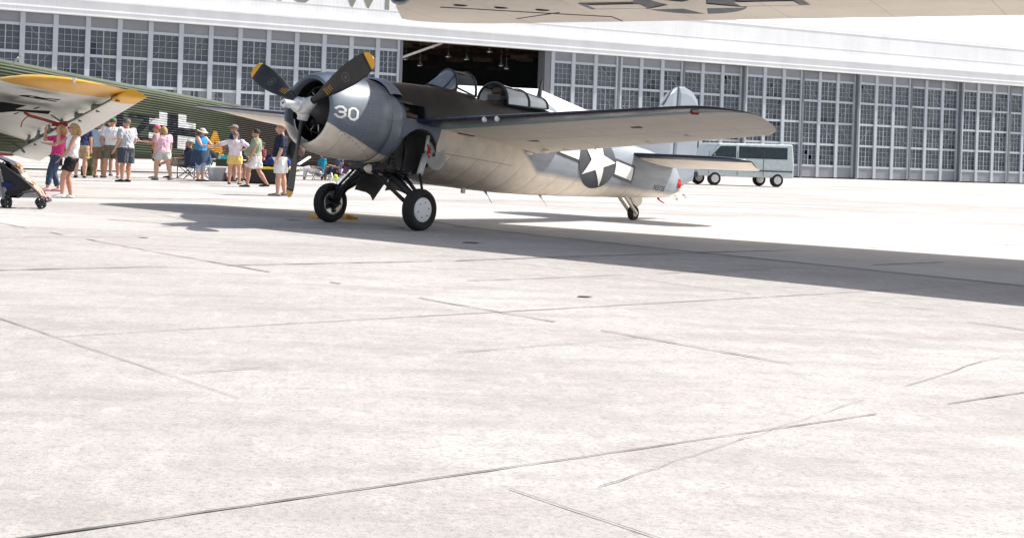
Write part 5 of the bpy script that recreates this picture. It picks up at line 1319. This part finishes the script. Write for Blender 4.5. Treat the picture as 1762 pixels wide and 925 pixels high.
# folding table with things on it
tb_=thing('folding_table','white topped folding table crowded with bags and drinks','table',(-4.15,43.4,0))
t=MB(); t.box((0,0,.70),(1.5,.6,.035)); t.build('table_top',white,tb_,bevel=.008)
for sx in (-.65,.65):
    t=MB(); t.tube([(sx,-.25,.69),(sx,-.28,0)],.014,8); t.tube([(sx,.25,.69),(sx,.28,0)],.014,8); t.tube([(sx,-.27,.25),(sx,.27,.25)],.01,6); t.build('leg',M('black_steel_tube',None),tb_)
def small(name,label,cat,mb,mat,loc,group=None): o=mb.build(name,mat); o.location=loc; tag(o,label,cat,group); return o
t=MB(); t.box((0,0,.05),(.75,.3,.10),taper=.9); small('cool_bag','turquoise soft bag lying on the folding table','bag',t,cloth('turquoise_nylon',(.02,.34,.46)),(-3.95,43.42,.72))
t=MB(); t.ell((0,0,.10),(.26,.16,.18),n=12); t.tube([(-.14,0,.2),(0,0,.33),(.14,0,.2)],.015,6); small('shoulder_bag','black shoulder bag slumped on the left end of the table','bag',t,M('black_nylon',None),(-4.62,43.4,.74))
t=MB(); t.lathe([(0,.001),(0,.035),(.12,.035),(.16,.012),(.19,.012),(.19,.001)],n=14); small('water_bottle','clear water bottle with a blue label on the table','bottle',t,glass('clear_plastic',(.9,.93,.95),.3,(.6,.65,.7)),(-4.25,43.2,.72))
t=MB(); t.box((0,0,.0),(.7,.03,.24)); small('hanging_towel','olive towel hanging off the front of the folding table','towel',t,cloth('olive_towel',(.09,.11,.06)),(-4.0,43.06,.60))
bn=thing('storage_bin','clear plastic storage bin under the folding table','bin',(-4.22,42.75,0))
t=MB(); t.lathe([(0,.001),(0,.30),(.42,.36),(.44,.385),(.44,.36),(.03,.29)],n=4,smooth=False,sx=1.3,sy=.8); t.build('tub',glass('milky_plastic',(.8,.83,.86),.6,(.62,.65,.68),.3),bn,bevel=.02); bn.rotation_euler=(0,0,R(45)-R(45))
t=MB(); t.ell((-.05,0,.2),(.13,.12,.18),n=12); t.box((.2,0,.15),(.15,.18,.26)); t.build('contents',M('faded_maroon_goods',(.24,.12,.13),.7,var=.5,scale=8),bn)
t=MB(); t.lathe([(0,.001),(0,.06),(.18,.06),(.21,.03),(.3,.03),(.3,.001)],n=14); t.lathe([(.10,.062),(.22,.062)],n=14); small('drinks_bottle','large bottle with a white label beside the storage bin','bottle',t,M('rosy_bottle_plastic',(.42,.22,.20),.3),(-3.80,42.6,.16))
t=MB(); t.box((0,0,.08),(.24,.24,.16)); small('shoe_box','low black box that the large bottle stands on','box',t,blk,(-3.80,42.6,0))
to=thing('storage_tote','black storage tote with a bright yellow lid','tote',(-2.42,41.6,0))
t=MB(); t.box((0,0,.24),(1.42,.5,.46),taper=1.06)
for k in range(12): t.box((-.66+.12*k,-.262,.22),(.03,.02,.36))
t.build('tub',M('black_tote_plastic',(.018,.018,.02),.4),to,bevel=.015)
t=MB(); t.box((0,0,.50),(1.56,.60,.07)); t.build('lid',M('tote_lid_yellow',(.72,.52,.02),.4),to,bevel=.02)
t=MB(); t.ell((0,0,.16),(.42,.22,.2),n=14); t.box((.1,-.05,.12),(.5,.3,.22)); t.tube([(-.2,-.1,.3),(0,-.12,.44),(.2,-.1,.3)],.018,6); small('holdall','royal blue holdall resting on the yellow tote lid','bag',t,cloth('royal_blue_nylon',(.01,.03,.20)),(-2.22,41.65,.53))
wk=thing('folding_walker','white tube folding frame with a tennis ball foot beside the camp chairs','walking frame',(-.35,44.5,0))
t=MB(); t.tube([at(570,297,44.5)-wk.location,at(572,307,44.5)-wk.location,at(583,309,44.5)-wk.location,at(596,301,44.5)-wk.location,at(604,292,44.5)-wk.location],.03,8); t.tube([at(577,309,44.5)-wk.location,at(583,320,44.5)-wk.location],.03,8); t.tube([at(590,306,44.5)-wk.location,at(592,321,44.5)-wk.location],.03,8); t.build('frame',white,wk)
t=MB(); t.ell(at(577,304,44.3)-wk.location,.085,n=16); t.build('tennis_ball',M('tennis_ball_green',(.45,.55,.03),.8),wk)
# standing bomb
bo=thing('standing_bomb','olive practice bomb standing on its tail fins with two yellow bands','bomb',(-8.62,43.6,0))
t=MB(); t.lathe([(.30,.10),(.45,.17),(.62,.235),(.8,.25),(1.15,.25),(1.32,.22),(1.42,.14),(1.46,.001)],n=28,sx=1.12); bodyb=t.build('casing',M('olive_drab_paint',(.075,.085,.035),.5,var=.2),bo)
t=MB()
for k in range(4): a=k*PI/2+.5; t.box((.14*math.cos(a),.14*math.sin(a),.16),(.26,.012,.32),Matrix.Rotation(a,3,'Z'))
t.lathe([(.0,.22),(.18,.22),(.18,.21),(.0,.21)],n=4,smooth=False); t.build('tail_fin',M('olive_drab_paint',None),bo)
t=MB(); t.lathe([(.60,.232),(.645,.243)],n=28,sx=1.12); t.lathe([(1.34,.213),(1.375,.19)],n=28,sx=1.12); t.build('yellow_band',M('tote_lid_yellow',None),bo)
# ---------------------------------------------------------------- pushchair and child
SD=22.9
def sp(px,py,dy=0): v=at(px,py,SD+dy); 
def S_(px,py,dy=0.): 
    v=at(px,py,SD); return Vector((v.x,v.y+dy,v.z))-SB
SB=at(40,356,SD); SB.z=0
pc=thing('pushchair','black folding pushchair with chunky twin wheels at the left edge','pushchair',SB)
fab=cloth('charcoal_pushchair_fabric',(.022,.022,.026)); alu=M('grey_alloy_tube',(.16,.17,.18),.4,metal=.4)
def twin(px,py,r,dy,grp=None):
    for q in (-.035,.035):
        c=S_(px,py,dy+q); t=MB(); t.lathe([(-.016,r*.70),(-.02,r*.85),(-.012,r),(.012,r),(.02,r*.85),(.016,r*.70),(-.016,r*.70)],(0,1,0),c,30); w_=t.build('wheel',black,pc)
        t=MB(); t.lathe([(-.02,.001),(-.02,r*.2),(.02,r*.2),(.02,.001)],(0,1,0),c,12)
        for k in range(5): a=k*2*PI/5+px; t.beam(c+Vector((math.cos(a)*r*.15,0,math.sin(a)*r*.15)),c+Vector((math.cos(a)*r*.72,0,math.sin(a)*r*.72)),.018,.022,up=(0,1,0))
        t.build('rim',M('dark_grey_plastic',(.06,.06,.065),.5),w_)
twin(17,349.5,.085,-.22); twin(4,347.5,.085,.22); twin(76,350.5,.078,-.20); twin(64,348,.078,.20)
for dy in (-.23,.23):
    t=MB(); e=0 if dy<0 else -3
    t.tube([S_(-14,262,dy),S_(2,277,dy),S_(42,305,dy),S_(68,328,dy),S_(80,345,dy)],.017,8,0); t.tube([S_(76+e,338,dy),S_(76+e,350,dy)],.02,8,0)
    t.tube([S_(-1,279,dy),S_(6,310,dy),S_(12,340,dy),S_(17+e,349,dy)],.022,8,1); t.tube([S_(14,337,dy),S_(40,332,dy),S_(66,328,dy)],.011,8,0); t.tube([S_(14,334,dy),S_(50,327,dy)],.008,6,0)
    t.build('frame',[M('black_steel_tube',None),alu],pc)
t=MB(); t.tube([S_(12,339,-.23),S_(12,339,.23)],.012); t.tube([S_(68,329,-.23),S_(68,329,.23)],.012); t.tube([S_(82,345,-.2),S_(82,345,.2)],.03,8); t.build('crossbar',M('black_steel_tube',None),pc)
t=MB()
def strip(pts,w=.42):
    rg=[[S_(x,y,-w/2+w*k/6)+Vector((0,0,-.02*math.sin(PI*k/6))) for k in range(7)] for x,y in pts]; t.loft(rg,0,False,True,False)
strip([(4,281),(9,300),(18,318),(24,326),(46,322),(60,322)])
t.poly([S_(x,y,-.215) for x,y in ((3,279),(22,289),(42,304),(60,321),(56,326),(44,327),(24,334),(18,330),(12,312))],(0,.012,0))
t.poly([S_(x,y,.215) for x,y in ((3,279),(22,289),(42,304),(60,321),(56,326),(44,327),(24,334),(18,330),(12,312))],(0,.012,0))
t.build('seat_fabric',fab,pc)
t=MB(); strip([(-10,268),(2,272),(20,280),(34,292),(40,302)],.46); strip([(-10,266),(2,270),(21,278),(36,291),(42,302)],.44); t.build('canopy',M('blue_grey_hood_fabric',(.05,.055,.075),.7,bump=.3),pc)
t=MB(); strip([(16,328),(20,338),(32,339),(36,332)],.36); t.ell(S_(24,333,0),(.17,.15,.07),n=12); t.build('basket',fab,pc)
t=MB(); t.ell(S_(17,317,-.235),(.13,.02,.05),n=12); t.build('blue_pouch',cloth('cobalt_nylon',(.01,.02,.09)),pc)
t=MB(); t.poly([S_(20,345,-.2),S_(60,338,-.2),S_(96,347,-.2),S_(88,350,-.2),S_(30,349.5,-.2)],(0,.4,0)) if False else None
# child: small body looking out of the pushchair
ch=thing('person','small child with light brown hair leaning out of the pushchair','child',SB)
t=MB(); hc=S_(31,292,-.02); H=1.0
t.ell(hc,(.095,.085,.095),n=16); t.ell(hc+Vector((.05,-.0,-.03)),(.055,.06,.055),n=12); t.ell(hc+Vector((.105,0,-.02)),.016,n=8)
nk=hc+Vector((.01,0,-.09)); t.tube([hc,nk,nk+Vector((-.01,0,-.08))],[.05,.045,.06],10)
sh=S_(36,304,-.02); hp=S_(46,322,0)
t.tube([nk,sh,hp],[.05,.10,.10],14)
for s in (-.09,.09):
    t.tube([hp+Vector((0,s*.8,0)),S_(60,322,s),S_(68,330,s)],[.06,.048,.042],10); t.tube([S_(68,330,s),S_(74,338,s)],[.042,.030],10); t.tube([S_(74,338,s),S_(79,337,s)],[.03,.02],8)
    t.tube([sh+Vector((0,s*1.1,.02)),S_(50,312,s*1.3),S_(58,316,s*1.3)],[.04,.032,.024],10)
    for q in range(5): a=S_(58,316,s*1.3); t.tube([a,a+Vector((.035,(-.02+.01*q),-.006*abs(q-2)))],.007,6)
remesh(t,'body',skinmat(1),.008,ch,3)
t=MB(); t.ell(hc+Vector((-.02,0,.025)),(.105,.098,.095),n=16,z0=-.45); o=remesh(t,'hair',M('light_brown_hair',(.26,.13,.06),.6,var=.3,scale=25),.009,ch,2)
for v in o.data.vertices: v.co+=Vector((mnoise.noise(v.co*45),mnoise.noise(v.co*45+Vector((5,0,0))),mnoise.noise(v.co*45+Vector((0,7,0)))))*.014
t=MB(); t.tube([nk+Vector((0,0,-.03)),sh,hp],[.07,.115,.115],14); 
for s in (-.09,.09): t.tube([sh+Vector((0,s*1.1,.02)),S_(46,309,s*1.25)],[.052,.05],10)
remesh(t,'shirt',M('peach_cotton',(.62,.42,.32),.8,var=.1),.012,ch,3)
t=MB()
for s in (-.09,.09): t.ell(S_(77,338,s),(.06,.032,.03),n=10)
t.build('shoe',M('pink_trainers',None),ch)
t=MB()
for s in (-.03,.03): t.ell(hc+Vector((.088,s,.0)),.010,n=8)
t.build('eye',M('dark_eye',None),ch)
# ---------------------------------------------------------------- wheel chocks
cwk=None
for k,(px,py,lab) in enumerate(((547,375.5,'amber wooden chock on the left of the far main wheel'),(598,376,'amber wooden chock on the right of the far main wheel'))):
    p=at(px,py,10); p=Vector((0,0,EYE))+(p-Vector((0,0,EYE)))*(EYE/(EYE-p.z)); s=1 if k==0 else -1
    c=thing('wheel_chock',lab,'wheel chock',(p.x,p.y-.02,0),R(24),'wheel chocks at the far main wheel')
    t=MB(); t.poly([Vector((-.12*s,-.2,.0)),Vector((-.10*s,-.2,.035)),Vector((.07*s,-.2,.085)),Vector((.12*s,-.2,.06)),Vector((.12*s,-.2,0))],(0,.4,0)); t.build('wedge',M('chock_amber',(.62,.28,.02),.6,var=.25,scale=10),c,bevel=.006)
    t=MB(); t.tube([(0,.2,.05),(.05*s,.3,.03),(.0,.38,.02),(-.05*s,.3,.02)],.01,6); t.build('rope',M('pale_rope',(.5,.45,.35),.8),c)
bpy.context.view_layer.update()
